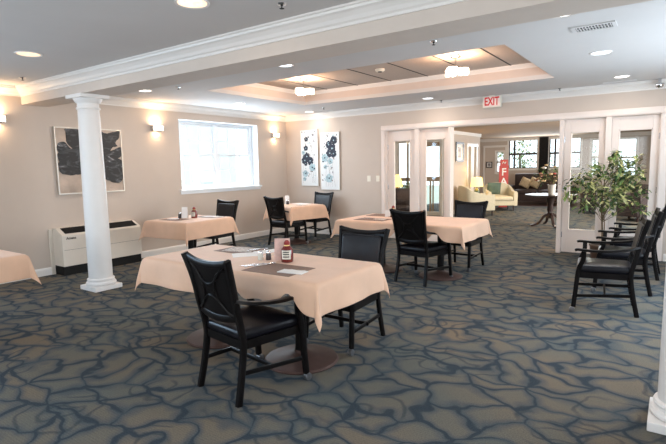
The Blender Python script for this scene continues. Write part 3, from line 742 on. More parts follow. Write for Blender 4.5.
# ------------------------------------------------------------------ heater under painting
t=thing('wall_heater','cream through-wall heater with black grilles and black base, behind the white column','heater',(0,-4.645,0))
Y=.625
bm=BM(); box(bm,0.001,.265,-Y+.01,Y-.01,0,.13); obj('heater_base',bm,'ptacb',t)
bm=BM(); extrude_profile(bm,[(.001,.13),(.285,.13),(.285,.575),(.275,.595),(.115,.672),(.001,.672)],'y',-Y,Y); obj('cabinet',bm,'ptac',t,bevel=.006)
nrm=math.atan2(.077,.16)
for a,b in ((-Y+.06,-.02),(.03,Y-.05)):
    bm=BM()
    def q(u,dz): return (.120+.150*u, .672-.077*(.150*u+.005)/.16+dz)
    extrude_profile(bm,[q(.05,.002),q(.97,.002),q(.97,.0055),q(.05,.0055)],'y',a,b)
    for i in range(26):
        yy=a+(b-a)*(i+.5)/26; extrude_profile(bm,[q(.05,.0055),q(.97,.0055),q(.97,.010),q(.05,.010)],'y',yy-.004,yy+.004)
    obj('air_grille',bm,'grille',t)
bm=BM(); box(bm,.285,.287,-Y+.02,Y-.02,.365,.368); obj('panel_seam',bm,'frame',t)
text_obj('logo','Amana',.05,.001,'frame',t,(.2875,-Y+.13,.535),(PI/2,0,PI/2),1.0,.001)
bm=BM(); box(bm,.001,.03,-Y-.05,-Y-.001,.0,.665); obj('side_channel',bm,'ptac',t)

# ------------------------------------------------------------------ art
t=thing('flower_painting','large square canvas of a black and grey flower on beige, behind the column','painting',(0,-4.62,1.645))
bm=BM(); box(bm,.002,.032,-.505,.505,-.475,.475); obj('canvas',bm,'canvas_b',t)
bm=BM()
for q in ((-.52,-.505,-.49,.49),(.505,.52,-.49,.49),(-.505,.505,.475,.49),(-.505,.505,-.49,-.475)): box(bm,.002,.042,*q)
obj('frame',bm,'silver',t)
petals=[ # polygons (u,v) in 0..1 of the canvas, v up
 [(.48,.50),(.34,.60),(.22,.70),(.15,.80),(.17,.92),(.13,.99),(.30,.99),(.42,.95),(.46,.99),(.58,.96),(.56,.70)],
 [(.48,.52),(.34,.66),(.20,.70),(.12,.79),(.03,.76),(.01,.66),(.10,.58),(.26,.48),(.46,.44)],
 [(.48,.52),(.30,.52),(.16,.60),(.04,.64),(.01,.52),(.10,.44),(.28,.40),(.44,.42)],
 [(.46,.46),(.30,.44),(.16,.50),(.04,.50),(.01,.36),(.10,.29),(.28,.28),(.40,.34)],
 [(.40,.38),(.46,.40),(.60,.34),(.56,.12),(.50,.01),(.42,.01),(.36,.12),(.36,.26)],
 [(.50,.50),(.56,.80),(.60,.99),(.78,.95),(.97,.99),(.97,.88),(.90,.80),(.93,.74),(.84,.72),(.80,.60),(.66,.50)],
 [(.52,.48),(.70,.58),(.86,.68),(1.0,.72),(.99,.58),(.86,.50),(.66,.42)],
 [(.50,.46),(.68,.47),(.86,.54),(1.0,.50),(.99,.34),(.86,.28),(.70,.32),(.56,.36)],
 [(.52,.42),(.70,.38),(.86,.36),(1.0,.36),(.98,.17),(.86,.13),(.70,.20),(.56,.30)]]
for k,pg in enumerate(petals):
    bm=BM(); pts=[Vector((u,v,0)) for u,v in pg]; sm=[]
    n=len(pts)
    for i in range(n):
        p0,p1,p2,p3=pts[i-1],pts[i],pts[(i+1)%n],pts[(i+2)%n]
        for s in range(5):
            w=s/5; c=.5*((2*p1)+(-p0+p2)*w+(2*p0-5*p1+4*p2-p3)*w*w+(-p0+3*p1-3*p2+p3)*w**3)
            c+=Vector((noise.noise(c*14),noise.noise(c*14+Vector((9,9,9))),0))*.018
            sm.append(Vector((min(.995,max(.005,c.x)),min(.995,max(.005,c.y)),0)))
    zo=.0335+.0012*k
    A=[bm.verts.new((zo,-.505+1.01*p.x,-.475+.95*p.y)) for p in sm]; B=[bm.verts.new((.031,-.505+1.01*p.x,-.475+.95*p.y)) for p in sm]
    f=bm.faces.new(A); N=len(A)
    for i in range(N): bm.faces.new((A[i],A[(i+1)%N],B[(i+1)%N],B[i]))
    bmesh.ops.triangulate(bm,faces=[f]); obj('painted_petal',bm,'paint',t)
def blossom_canvas(x,z,w,h,seed,label,darks,lights):
    t=thing('flower_canvas',label,'painting',(x,-.002,z),0,'tall white flower canvases')
    bm=BM(); box(bm,-w/2,w/2,-.035,0,-h/2,h/2); cbm=bm
    bm=BM()
    for q in ((-w/2-.008,-w/2,-h/2-.008,h/2+.008),(w/2,w/2+.008,-h/2-.008,h/2+.008),(-w/2,w/2,h/2,h/2+.008),(-w/2,w/2,-h/2-.008,-h/2)): box(bm,q[0],q[1],-.037,0,q[2],q[3])
    obj('frame',bm,'silver',t)
    rnd=random.Random(seed); bm=cbm; cnt=[0]
    def blob(cx,cz,r,mi,ar=1,rot=0):
        cnt[0]+=1; yy=-.0353-.00004*cnt[0]; vs=[]
        for i in range(12):
            a=2*PI*i/12; rr=r*(1+.15*math.sin(3*a+cx*50)); px=rr*math.cos(a)*ar; pz=rr*math.sin(a)
            X=cx+px*math.cos(rot)-pz*math.sin(rot); Z=cz+px*math.sin(rot)+pz*math.cos(rot)
            vs.append(bm.verts.new((max(-w/2+.004,min(w/2-.004,X)),yy,max(-h/2+.004,min(h/2-.004,Z)))))
        bm.faces.new(vs).material_index=mi+1
    for (u,v,r) in darks:
        cx,cz=(u-.5)*w,(v-.5)*h
        for i in range(5): a=i*2*PI/5+u; blob(cx+r*.55*math.cos(a),cz+r*.55*math.sin(a),r*.52,0)
        blob(cx,cz,r*.18,1)
    for (u,v,r) in lights:
        cx,cz=(u-.5)*w,(v-.5)*h
        for i in range(5): a=i*2*PI/5+u; blob(cx+r*.55*math.cos(a),cz+r*.55*math.sin(a),r*.46,1)
        blob(cx,cz,r*.2,0)
    for i in range(46):
        v=.98-rnd.random()**1.6*.85; u=rnd.uniform(.08,.92)
        blob((u-.5)*w,(v-.5)*h,rnd.uniform(.007,.013),rnd.choice((0,2,2,1)),2.2,rnd.uniform(0,PI))
    for i in range(5):
        u=rnd.uniform(.2,.8); v0=.05; pts=[((u-.5)*w+.06*math.sin(s*.9+i),-.0354,(v0-.5)*h+s*.22) for s in range(5)]
        for p,q in zip(pts,pts[1:]):
            d=.0016; vs=[bm.verts.new((p[0]-d,p[1],p[2])),bm.verts.new((p[0]+d,p[1],p[2])),bm.verts.new((q[0]+d,q[1],q[2])),bm.verts.new((q[0]-d,q[1],q[2]))]; bm.faces.new(vs).material_index=3
    obj('canvas',bm,['canvas_w','navy','ltblue','greyp'],t)
blossom_canvas(.695,1.68,.46,1.22,3,'left tall white canvas with navy blossoms, nearer the room corner',
 [(.33,.84,.055),(.30,.68,.06),(.35,.53,.085),(.22,.46,.085),(.55,.45,.09),(.28,.40,.05)],[(.68,.33,.09),(.25,.22,.08),(.15,.6,.05),(.2,.12,.05)])
blossom_canvas(1.255,1.60,.48,1.22,5,'right tall white canvas with navy blossoms, nearer the light switches',
 [(.72,.86,.09),(.45,.79,.08),(.62,.72,.10),(.50,.64,.09),(.70,.63,.08)],[(.22,.56,.09),(.52,.50,.07),(.45,.20,.10),(.25,.40,.05)])

# ------------------------------------------------------------------ sconces
def sconce(y,label):
    t=thing('wall_sconce',label,'wall lamp',(0,y,2.2),0,'glass wall sconces'); t.scale=(.9,.85,.78)
    bm=BM(); box(bm,.001,.02,-.12,.12,-.05,.05); box(bm,.02,.09,-.125,-.112,-.055,.055); box(bm,.02,.09,.112,.125,-.055,.055); box(bm,.02,.085,-.125,.125,-.058,-.05); obj('bracket',bm,'chrome',t)
    bm=BM(); box(bm,.03,.092,-.11,.11,-.048,.05); obj('glass_shade',bm,'sglow',t,bevel=.008)
    light('bulb','AREA',t,(.06,0,.07),3,(1,.68,.40),.10,(PI,0,0)); light('bulb','AREA',t,(.06,0,-.075),1.2,(1,.68,.40),.10)
sconce(-5.86,'lit glass wall sconce at the left edge, left of the black flower painting')
sconce(-3.43,'lit glass wall sconce between the black flower painting and the window')
sconce(-.41,'lit glass wall sconce between the window and the room corner')

# ------------------------------------------------------------------ ceiling fittings
def semi(x,y,label):
    t=thing('ceiling_lamp',label,'ceiling lamp',(x,y,TZ-.004),0,'three-shade ceiling lamps in the tray')
    bm=BM(); lathe(bm,[(0,0),(.07,0),(.07,-.015),(.055,-.025),(.012,-.028),(.010,-.15),(.02,-.155),(.02,-.175),(0,-.18)],seg=24); obj('canopy',bm,'chrome',t,smooth=True,angle=35)
    for k in range(3):
        a=2*PI*k/3+.5; cx,cy=.10*math.cos(a),.10*math.sin(a)
        bm=BM(); sweep(bm,[(0,0,-.165),(cx,cy,-.165),],.012,.012,(0,0,1),smooth=False); obj('arm',bm,'chrome',t)
        bm=BM(); lathe(bm,[(.03,-.155),(.062,-.16),(.068,-.168),(.068,-.232),(.062,-.24),(.02,-.243)],cx,cy,24); obj('glass_shade',bm,'glow',t,smooth=True,angle=50)
        bm=BM(); lathe(bm,[(.02,-.243),(.018,-.25),(0,-.252)],cx,cy,12); obj('finial',bm,'chrome',t,smooth=True)
    light('bulb','POINT',t,(0,0,-.125),34,(1,.62,.38),.05)
    light('bulb','AREA',t,(0,0,-.28),8,(1,.76,.55),.3)
semi(2.52,-2.48,'lit three-shade ceiling lamp in the tray, the farther left one')
semi(5.0,-2.48,'lit three-shade ceiling lamp in the tray, the nearer right one')
def downlight(x,y,label,m,e=8,col=(1,.9,.8),r=.085):
    t=thing('downlight',label,'downlight',(x,y,H),0,'round recessed downlights')
    bm=BM(); lathe(bm,[(r,-.002),(r+.018,-.008),(r+.02,-.002),(r+.02,0)],seg=32); 
    obj('trim_ring',bm,'white',t,smooth=True)
    bm=BM(); lathe(bm,[(0,-.003),(r*.6,-.0032),(r,-.0036),(r,-.001),(0,-.001)],seg=32); obj('lens',bm,m,t)
    if e: light('bulb','AREA',t,(0,0,-.012),e,col,.13)
downlight(4.58,-6.30,'large downlight with warm reflector near the top edge, before the beam','lensw',3,(1,.8,.6),.10)
downlight(2.15,-6.32,'oval-looking warm downlight at upper left, before the beam','lensw',3,(1,.8,.6),.10)
downlight(6.60,-4.40,'bright downlight nearest the top right, beside the ceiling vent','lens',8,r=.10)
downlight(6.66,-2.62,'bluish downlight at right, between the vent and the glazed doors','lensb',8,(.8,.9,1),.09)
downlight(3.70,-4.30,'bright downlight between the beam and the tray recess','lensb',6,(.85,.92,1),.08)
downlight(.92,-2.31,'cool downlight above the window, left of the tray','lens',6)
downlight(.98,-.36,'small downlight near the room corner ceiling','lens',5)
downlight(3.76,-.56,'downlight between the tray and the far wall, above the glazed doors','lensb',6)
downlight(6.70,-.75,'downlight above the right pair of glazed doors','lens',6)
downlight(.98,-4.26,'downlight just behind the beam near the left column','lens',5)
def vent(x,y,w,d,rz,label,m='white'):
    t=thing('ceiling_vent',label,'vent',(x,y,H),rz,'ceiling air vents')
    bm=BM()
    for q in ((-w,-w+.03,-d,d),(w-.03,w,-d,d),(-w+.03,w-.03,-d,-d+.03),(-w+.03,w-.03,d-.03,d)): box(bm,q[0],q[1],q[2],q[3],-.010,0)
    obj('vent_frame',bm,m,t)
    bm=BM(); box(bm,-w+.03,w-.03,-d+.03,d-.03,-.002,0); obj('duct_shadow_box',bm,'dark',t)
    bm=BM(); n=int((2*w-.06)/.022)
    for i in range(n):
        xx=-w+.03+(i+.5)*(2*w-.06)/n; box(bm,xx-.003,xx+.003,-d+.03,d-.03,-.009,-.002)
    box(bm,-w+.03,w-.03,-.003,.003,-.009,-.002)
    obj('louvre',bm,'ceil',t)
vent(6.74,-3.80,.17,.105,0,'square-holed ceiling vent at upper right, between two downlights','ceil')
vent(6.64,-.25,.22,.07,0,'long ceiling vent along the cornice above the right glazed doors','ceil')
vent(1.35,-.30,.20,.07,0,'ceiling vent near the room corner above the flower canvases','ceil')
def sprinkler(x,y,label,z=H):
    t=thing('fire_sprinkler',label,'sprinkler',(x,y,z),0,'ceiling sprinkler heads')
    bm=BM(); lathe(bm,[(0,0),(.035,0),(.03,-.008),(.012,-.010)],seg=20); obj('escutcheon',bm,'chrome',t,smooth=True,angle=40)
    bm=BM(); lathe(bm,[(.009,-.006),(.009,-.014),(.004,-.018),(.004,-.030),(.017,-.032),(.017,-.034),(0,-.035)],seg=14); obj('sprinkler_head',bm,'dark',t,smooth=True,angle=40)
sprinkler(.80,-5.82,'sprinkler head near the left wall, before the beam')
sprinkler(5.05,-5.90,'sprinkler head at the top edge, right of the warm downlight')
sprinkler(5.30,-5.75,'sprinkler head at the very top edge, next to the beam cornice') if False else None
sprinkler(5.46,-4.22,'sprinkler head between the beam and the right end of the tray')
sprinkler(1.60,-4.15,'sprinkler head behind the beam, left of the tray')
sprinkler(1.62,-.72,'sprinkler head near the vent by the room corner')
sprinkler(3.83,-.14,'sprinkler head close to the far cornice, right of the downlight')
sprinkler(5.81,-.16,'sprinkler head close to the far cornice, right of the exit sign')
t=thing('smoke_detector','round smoke detector on the tray ceiling between the two lamps','smoke detector',(3.82,-2.35,TZ-.004))
bm=BM(); lathe(bm,[(0,0),(.07,0),(.07,-.02),(.055,-.035),(0,-.038)],seg=28); obj('detector_body',bm,'plast',t,smooth=True,angle=35)
bm=BM(); lathe(bm,[(.03,-.0365),(.03,-.042),(0,-.043)],seg=18); obj('sensor_cap',bm,'dark',t,smooth=True)
# exit sign
t=thing('exit_sign','cream exit sign with red letters hung at the cornice over the doorway','exit sign',(4.755,-.165,2.53))
bm=BM(); box(bm,-.155,.155,-.022,.022,-.095,.095); obj('housing',bm,'plast',t,bevel=.004)
bm=BM(); box(bm,-.14,.14,-.0245,-.022,-.083,.083); obj('face_panel',bm,'exitw',t)
text_obj('exit_letters','EXIT',.19,.0015,'exitr',t,(0,-.026,0),(PI/2,0,0),.64,.004)
bm=BM(); box(bm,-.05,.05,-.015,.015,.095,.11); obj('mounting_bracket',bm,'plast',t)
t=thing('security_dome','shiny domed security mirror at the cornice in the upper right corner','mirror dome',(7.12,-.2,2.56))
bm=BM(); lathe(bm,[(0,-.06),(.03,-.052),(.05,-.033),(.06,0),(.055,.01),(.02,.02),(.02,.08),(0,.08)],seg=24); obj('dome',bm,'dome',t,smooth=True,angle=50)
# switches
def switch(x,label):
    t=thing('light_switch',label,'switch',(x,-.001,1.225),0,'light switches by the doors')
    bm=BM(); box(bm,-.04,.04,-.006,0,-.06,.06); obj('wall_plate',bm,'plast',t,bevel=.002)
    bm=BM(); box(bm,-.006,.006,-.014,-.006,-.012,.012); obj('toggle',bm,'plast',t)
switch(2.21,'cream light switch on the far wall, left of the pair'); switch(2.42,'cream light switch right beside the door casing')

# ------------------------------------------------------------------ ficus by the doors
def leaves(bm,centers,n,L,rnd,mis):
    for k in range(n):
        c,r=rnd.choice(centers); 
        p=c+Vector((rnd.gauss(0,r*.5),rnd.gauss(0,r*.5),rnd.gauss(0,r*.42)))
        d=Vector((rnd.uniform(-1,1),rnd.uniform(-1,1),rnd.uniform(-.9,.3))).normalized(); l=L*rnd.uniform(.7,1.2)
        s=d.cross(Vector((rnd.uniform(-.4,.4),rnd.uniform(-.4,.4),1))).normalized()*l*.22; up=s.cross(d).normalized()*l*.06
        v=[bm.verts.new(q) for q in (p,p+d*l*.45+s+up,p+d*l,p+d*l*.45-s+up)]; m=bm.verts.new(p+d*l*.48)
        mi=rnd.choice(mis)
        for a,b in ((0,1),(1,2),(2,3),(3,0)): bm.faces.new((v[a],v[b],m)).material_index=mi
t=thing('potted_ficus','bushy variegated ficus tree standing before the right glazed doors','plant',(6.52,-.52,0))
bm=BM(); lathe(bm,[(0,0),(.11,0),(.13,.02),(.155,.24),(.165,.25),(.165,.27),(.14,.27),(.135,.24)],seg=28); obj('plant_pot',bm,'pot',t,smooth=True,angle=40)
bm=BM(); lathe(bm,[(0,.22),(.137,.235),(.137,.243),(0,.25)],seg=24); obj('soil',bm,'soil',t)
bm=BM(); rnd=random.Random(11)
tube(bm,[(.01,0,.24),(0,.01,.55),(-.02,0,.85),(.0,0,1.15),(.04,0,1.4)],.013,taper=(1.1,.5)); tube(bm,[(-.015,.02,.24),(.03,.0,.5),(-.0,.02,.8),(-.05,.02,1.05)],.009,taper=(1,.5)); obj('trunk',bm,'stem',t,smooth=True)
cl=[]
for k in range(40):
    a=rnd.uniform(0,2*PI); z=rnd.uniform(.82,1.50); R=.50*math.sqrt(max(.05,1-((z-1.02)/.58)**2))*rnd.uniform(.35,1.0)
    cl.append((Vector((R*math.cos(a)+.06,R*math.sin(a)*.55,z)),.13))
cl+=[(Vector((.10,0,1.56)),.06),(Vector((.14,0,1.63)),.03),(Vector((.44,.0,1.30)),.08),(Vector((-.48,0,1.0)),.09),(Vector((.48,0,.8)),.09)]
bm=BM()
for c,r in cl:
    b0=Vector((0,0,max(.6,c.z-.35))); tube(bm,[b0,(b0+c)/2+Vector((0,0,.05)),c],.004,n=3,taper=(1,.4))
obj('branches',bm,'stem',t)
bm=BM(); leaves(bm,cl,1350,.10,rnd,(0,0,1,1,2,2)); lf=obj('foliage',bm,['leafd','leafm','leafl'],t); lf['kind']='stuff'

# ------------------------------------------------------------------ lounge furniture
def club(x,y,rz,label):
    t=thing('lounge_armchair',label,'armchair',(x,y,0),rz,'cream lounge armchairs')
    bm=BM(); path=[]
    for i in range(21):
        s=-1+2*i/20; a=s*PI*.5
        if abs(s)>.5: path.append((math.copysign(.40,s),.40-(1-abs(s))*1.30,s))
        else: path.append((.40*math.sin(s*PI),-.25-.14*math.cos(s*PI),s))
    prev=None; rings=[]
    for i,(px,py,s) in enumerate(path):
        q0=path[max(0,i-1)];q1=path[min(20,i+1)]; tx,ty=q1[0]-q0[0],q1[1]-q0[1]; l=math.hypot(tx,ty); nx,ny=ty/l,-tx/l
        h=.60+.26*max(0,math.cos(s*PI*.62))**1.2; rake=-.05*(h-.6)/.26
        rings.append([bm.verts.new((px+nx*o*(-1),py+ny*o*(-1)+rk,z)) for o,z,rk in ((-.05,.16,0),(.055,.16,0),(.065,h-.05,rake),(.05,h,rake),(-.03,h,rake),(-.06,h-.06,rake))])
    for A,B in zip(rings,rings[1:]):
        for j in range(6): bm.faces.new((A[j],A[(j+1)%6],B[(j+1)%6],B[j]))
    bm.faces.new(rings[0][::-1]); bm.faces.new(rings[-1]); obj('shell',bm,'cream',t,smooth=True,angle=60)
    bm=BM(); box(bm,-.35,.35,-.32,.40,.16,.32); obj('base',bm,'cream',t,bevel=.02)
    bm=BM(); cushion(bm,rounded_outline(.62,.66,-.27,.43,.06),.32,.44,.03); obj('seat_cushion',bm,'cream',t,smooth=True,angle=60)
    for sx in (-.34,.34):
        for sy in (-.30,.36):
            bm=BM(); sweep(bm,[(sx,sy,0),(sx,sy,.16)],.045,.045,smooth=False,taper=(.6,1)); obj('leg',bm,'lwood',t)
    return t
c1=club(2.62,5.35,math.radians(-52),'cream lounge armchair with its back to us, nearer one in the lounge')
c2=dup(c1,(2.78,7.12,0),math.radians(-150),'cream lounge armchair facing us with a green pillow, beside the red sign')
t=thing('green_pillow','dark green pillow on the farther cream armchair','pillow',(2.66,6.98,.50),math.radians(-150))
def pillow_bm(w,h,th):
    bm=BM(); n=8; V={}
    for k in (0,1):
        for i in range(n+1):
            for j in range(n+1):
                u=-1+2*i/n;v=-1+2*j/n; e=(1-u**4)*(1-v**4); V[k,i,j]=bm.verts.new((u*w/2*(1-.06*(1-v*v)*0+.0),(1 if k else -1)*th/2*e**.5*1.0,h/2+v*h/2))
    for i in range(n):
        for j in range(n):
            bm.faces.new((V[0,i,j],V[0,i+1,j],V[0,i+1,j+1],V[0,i,j+1])); bm.faces.new((V[1,i,j],V[1,i,j+1],V[1,i+1,j+1],V[1,i+1,j]))
    bmesh.ops.remove_doubles(bm,verts=bm.verts,dist=.0005); return bm
o=obj('pillow_cover',pillow_bm(.42,.38,.13),'green',t,smooth=True,angle=80); o.rotation_euler=(-.25,0,0); o.location=(0,-.12,0.0)
# side table + lamp between the armchairs
t=thing('side_table','small dark side table between the cream armchairs, under the yellow lamp','table',(2.28,6.25,0))
bm=BM(); lathe(bm,[(0,.50),(.25,.50),(.25,.53),(0,.53)],seg=28); obj('tabletop',bm,'lwood',t)
bm=BM(); lathe(bm,[(.16,0),(.16,.02),(.03,.05),(.025,.5)],seg=20); obj('pedestal',bm,'lwood',t,smooth=True,angle=40)
t=thing('table_lamp','lit yellow-shaded lamp with green base between the cream armchairs','lamp',(2.34,6.25,.53))
bm=BM(); lathe(bm,[(0,0),(.07,0),(.075,.02),(.10,.06),(.10,.10),(.05,.17),(.02,.2),(.015,.27)],seg=24); obj('lamp_base',bm,'gceram',t,smooth=True)
bm=BM(); lathe(bm,[(.19,.25),(.15,.53),(.145,.53),(.185,.25)],seg=32); obj('lamp_shade',bm,'lampy',t,smooth=True,angle=60)
light('bulb','POINT',t,(0,0,.40),7,(1,.75,.4),.05)
t=thing('table_lamp','lit lamp with a pale conical shade seen through the leftmost glazed door','lamp',(1.18,3.2,.66))
bm=BM(); lathe(bm,[(0,0),(.07,0),(.05,.04),(.02,.1),(.04,.16),(.015,.24)],seg=20); obj('lamp_base',bm,'gceram',t,smooth=True)
bm=BM(); lathe(bm,[(.17,.24),(.07,.56),(.066,.56),(.165,.24)],seg=28); obj('lamp_shade',bm,'lampy',t,smooth=True,angle=60)
light('bulb','POINT',t,(0,0,.38),4,(1,.72,.4),.05)
t=thing('console_table','dark console table seen through the leftmost glazed door','table',(1.25,3.2,0))
bm=BM(); box(bm,-.40,.40,-.2,.2,.62,.66); obj('tabletop',bm,'lwood',t,bevel=.005)
for sx in (-.37,.37):
    for sy in (-.17,.17): bm=BM(); box(bm,sx-.02,sx+.02,sy-.02,sy+.02,0,.62); obj('leg',bm,'lwood',t)
t=thing('potted_plant','leafy green plant on the console table beside the conical lamp','plant',(1.53,3.2,.66))
bm=BM(); lathe(bm,[(0,0),(.07,0),(.09,.14),(.075,.14),(.06,.02)],seg=20); obj('plant_pot',bm,'pot',t,smooth=True,angle=40)
bm=BM(); rnd=random.Random(4)
for k in range(8): a=k*.8; tube(bm,[(0,0,.10),(.05*math.cos(a),.05*math.sin(a),.2),(.13*math.cos(a),.13*math.sin(a),.28)],.004,n=3)
obj('branches',bm,'stem',t)
bm=BM(); leaves(bm,[(Vector((.08*math.cos(k),.08*math.sin(k),.22+.02*(k%4))),.14) for k in range(8)],220,.09,rnd,(0,0,1)); lf=obj('foliage',bm,['leafd','leafm'],t); lf['kind']='stuff'
t=thing('dark_armchair','dark upholstered armchair seen through the leftmost glazed door','armchair',(1.75,2.4,0),math.radians(200))
def simple_arm(t,m):
    bm=BM(); box(bm,-.33,.33,-.30,.34,.12,.36); obj('base',bm,m,t,bevel=.02)
    bm=BM(); cushion(bm,rounded_outline(.50,.50,-.22,.34,.05),.36,.46,.02); obj('seat_cushion',bm,m,t,smooth=True)
    bm=BM(); sweep(bm,[(0,-.26,.34),(0,-.30,.6),(0,-.36,.88)],.60,.13,(1,0,0)); obj('backrest',bm,m,t,smooth=True)
    for s in (-1,1): bm=BM(); sweep(bm,[(s*.32,-.30,.60),(s*.32,.1,.61),(s*.32,.34,.58)],.10,.10,(1,0,0)); box(bm,s*.32-.045,s*.32+.045,-.28,.32,.13,.57); obj('armrest',bm,m,t,smooth=True)
    for sx in (-.28,.28):
        for sy in (-.25,.28): bm=BM(); box(bm,sx-.02,sx+.02,sy-.02,sy+.02,0,.12); obj('leg',bm,'lwood',t)
simple_arm(t,'dsofa')
t=thing('dark_armchair','dark armchair far off in the lounge, seen through the rightmost glazed door','armchair',(6.55,5.6,0),math.radians(150)); simple_arm(t,'dsofa')
t=thing('dark_armchair','dark armchair seen through the third glazed door behind the ficus','armchair',(5.55,7.2,0),math.radians(170)); simple_arm(t,'dsofa')
# sofa
t=thing('sofa','long dark sofa under the far lounge windows','sofa',(3.35,10.0,0),math.radians(180))
bm=BM(); box(bm,-.95,.95,-.30,.40,.10,.36); obj('base',bm,'dsofa',t,bevel=.02)
bm=BM(); sweep(bm,[(-.98,-.38,.62),(-.98,-.40,.9)],.01,.01,smooth=False); bm.free(); bm=BM(); box(bm,-.95,.95,-.46,-.30,.12,1.08); obj('backrest',bm,'dsofa',t,bevel=.05)
for s in (-1,1): bm=BM(); box(bm,s*1.05-.10,s*1.05+.10,-.44,.42,.10,.66); obj('armrest',bm,'dsofa',t,bevel=.05)
for s in (-.475,.475): bm=BM(); cushion(bm,rounded_outline(.92,.92,-.29,.42,.05),.36,.50,.03); o=obj('seat_cushion',bm,'dsofa',t,smooth=True); o.location=(s,0,0)
for sx in (-1,1):
    for sy in (-.4,.36): bm=BM(); box(bm,sx-.03,sx+.03,sy-.03,sy+.03,0,.10); obj('leg',bm,'lwood',t)
for i,(x,l) in enumerate(((2.80,'beige pillow leaning on the sofa, left of two'),(3.12,'beige pillow leaning on the sofa, right of two'))):
    o=obj('sofa_pillow',pillow_bm(.36,.36,.14),'pillow',smooth=True,angle=80); o.location=(x,9.98,.52); o.rotation_euler=(.3,.45,.2); o.location.z+=.08; tag(o,l,'pillow','beige sofa pillows')
# red sign
t=thing('standing_sign','tall narrow red standing sign with white letters beside the sofa','sign',(2.66,7.95,0),math.radians(30))
bm=BM(); box(bm,-.15,.15,-.02,.02,.02,1.40); box(bm,-.12,.13,-.02,.02,1.40,1.60); obj('board',bm,'red',t)
bm=BM(); box(bm,-.16,.16,-.12,.12,0,.02); obj('foot',bm,'lwood',t)
text_obj('sign_letter','F',.34,.002,'signw',t,(0,-.0225,1.18),(PI/2,0,0),1,.006)
text_obj('sign_letter','A',.34,.002,'signw',t,(0,-.0225,.86),(PI/2,0,0),1,.006)
bm=BM(); tube(bm,[(-.05,-.023,1.46),(-.02,-.023,1.52),(.03,-.023,1.47),(.06,-.023,1.53)],.012); obj('painted_mark',bm,'signw',t)
# pedestal table with flowers
t=thing('pedestal_table','round dark pedestal table with clawed feet just beyond the doorway','table',(5.02,3.45,0))
bm=BM(); lathe(bm,[(0,.71),(.50,.71),(.55,.72),(.56,.735),(.55,.75),(0,.75)],seg=48); obj('tabletop',bm,'lwood',t,smooth=True,angle=40)
bm=BM(); lathe(bm,[(.10,.20),(.075,.26),(.05,.32),(.07,.40),(.06,.5),(.10,.67),(.16,.71)],seg=24); obj('pedestal',bm,'lwood',t,smooth=True)
for k in range(4):
    a=k*PI/2+.5; c,s=math.cos(a),math.sin(a)
    bm=BM(); sweep(bm,[(.04*c,.04*s,.30),(.14*c,.14*s,.24),(.24*c,.24*s,.10),(.34*c,.34*s,.045),(.42*c,.42*s,.03)],.06,.06,(-s,c,0),taper=(1,.7)); obj('leg',bm,'lwood',t,smooth=True)
t=thing('flower_vase','pale vase on the round pedestal table','vase',(5.05,3.40,.75))
bm=BM(); lathe(bm,[(0,0),(.07,0),(.075,.02),(.085,.20),(.095,.23),(.085,.23),(.07,.03)],seg=24); obj('vase_body',bm,'vase',t,smooth=True,angle=50)
t=thing('flower_arrangement','mixed peach and pink bouquet standing in the pale vase','flowers',(5.05,3.40,.97))
rnd=random.Random(21); bm=BM(); pts=[]
for k in range(34):
    a=rnd.uniform(0,2*PI); e=rnd.uniform(.05,1.0); R=.33*math.sqrt(rnd.uniform(.1,1)); z=.06+.50*e*(1-.4*(R/.3)**2); pts.append(Vector((R*math.cos(a),R*math.sin(a),z)))
for p in pts: tube(bm,[(0,0,-.10),(p.x*.3,p.y*.3,p.z*.5),p],.003,n=3)
obj('stem',bm,'stem',t)
bm=BM(); leaves(bm,[(p,.14) for p in pts],420,.075,rnd,(0,0,1)); lf=obj('foliage',bm,['leafd','leafm'],t); lf['kind']='stuff'
for i,p in enumerate(pts[:26]):
    bm=BM(); r=rnd.uniform(.035,.06)
    for j in range(7):
        a=j*2*PI/7; lathe(bm,[(0,-r*.3),(r*.4,-r*.1),(r*.45,r*.3),(0,r*.5)],seg=6,mtx=Matrix.Translation(p+Vector((r*.55*math.cos(a),r*.55*math.sin(a),0))))
    lathe(bm,[(0,-r*.3),(r*.5,0),(r*.4,r*.5),(0,r*.7)],seg=7,mtx=Matrix.Translation(p)); obj('blossom',bm,['pink','peachf','redf','peachf','signw','pink'][i%6],t,smooth=True)
# curtain between far windows
def curtain(x0,x1,label):
    bm=BM(); n=40; a=[];b=[]
    for i in range(n+1):
        x=x0+(x1-x0)*i/n; y=YF-.12+.03*math.sin(i*1.1); a.append((bm.verts.new((x,y,.25)),bm.verts.new((x,y,2.42)))); b.append((bm.verts.new((x,y+.012,.25)),bm.verts.new((x,y+.012,2.42))))
    for L_ in (a,b):
        for p,q in zip(L_,L_[1:]): bm.faces.new((p[0],q[0],q[1],p[1]))
    for i in (0,n): bm.faces.new((a[i][0],a[i][1],b[i][1],b[i][0]))
    for i in range(n):
        for j in (0,1): bm.faces.new((a[i][j],a[i+1][j],b[i+1][j],b[i][j]))
    o=obj('curtain',bm,'curtain',smooth=True); tag(o,label,'curtain')
curtain(3.12,3.43,'black curtain between the far lounge windows')
def framed(x,y,z,w,h,axis,label):
    t=thing('framed_picture',label,'picture',(x,y,z),0 if axis=='y' else PI/2)
    bm=BM(); f=.05 if w>.4 else .03
    for q in ((-w/2,-w/2+f,-h/2,h/2),(w/2-f,w/2,-h/2,h/2),(-w/2+f,w/2-f,h/2-f,h/2),(-w/2+f,w/2-f,-h/2,-h/2+f)): box(bm,q[0],q[1],-.03,0,q[2],q[3])
    obj('frame',bm,'frame',t)
    bm=BM(); box(bm,-w/2+f,w/2-f,-.012,0,-h/2+f,h/2-f); obj('picture_mount',bm,'paper',t)
    bm=BM(); box(bm,-w/5,w/5,-.014,-.012,-h*.28,h*.25); obj('print',bm,'pic',t)
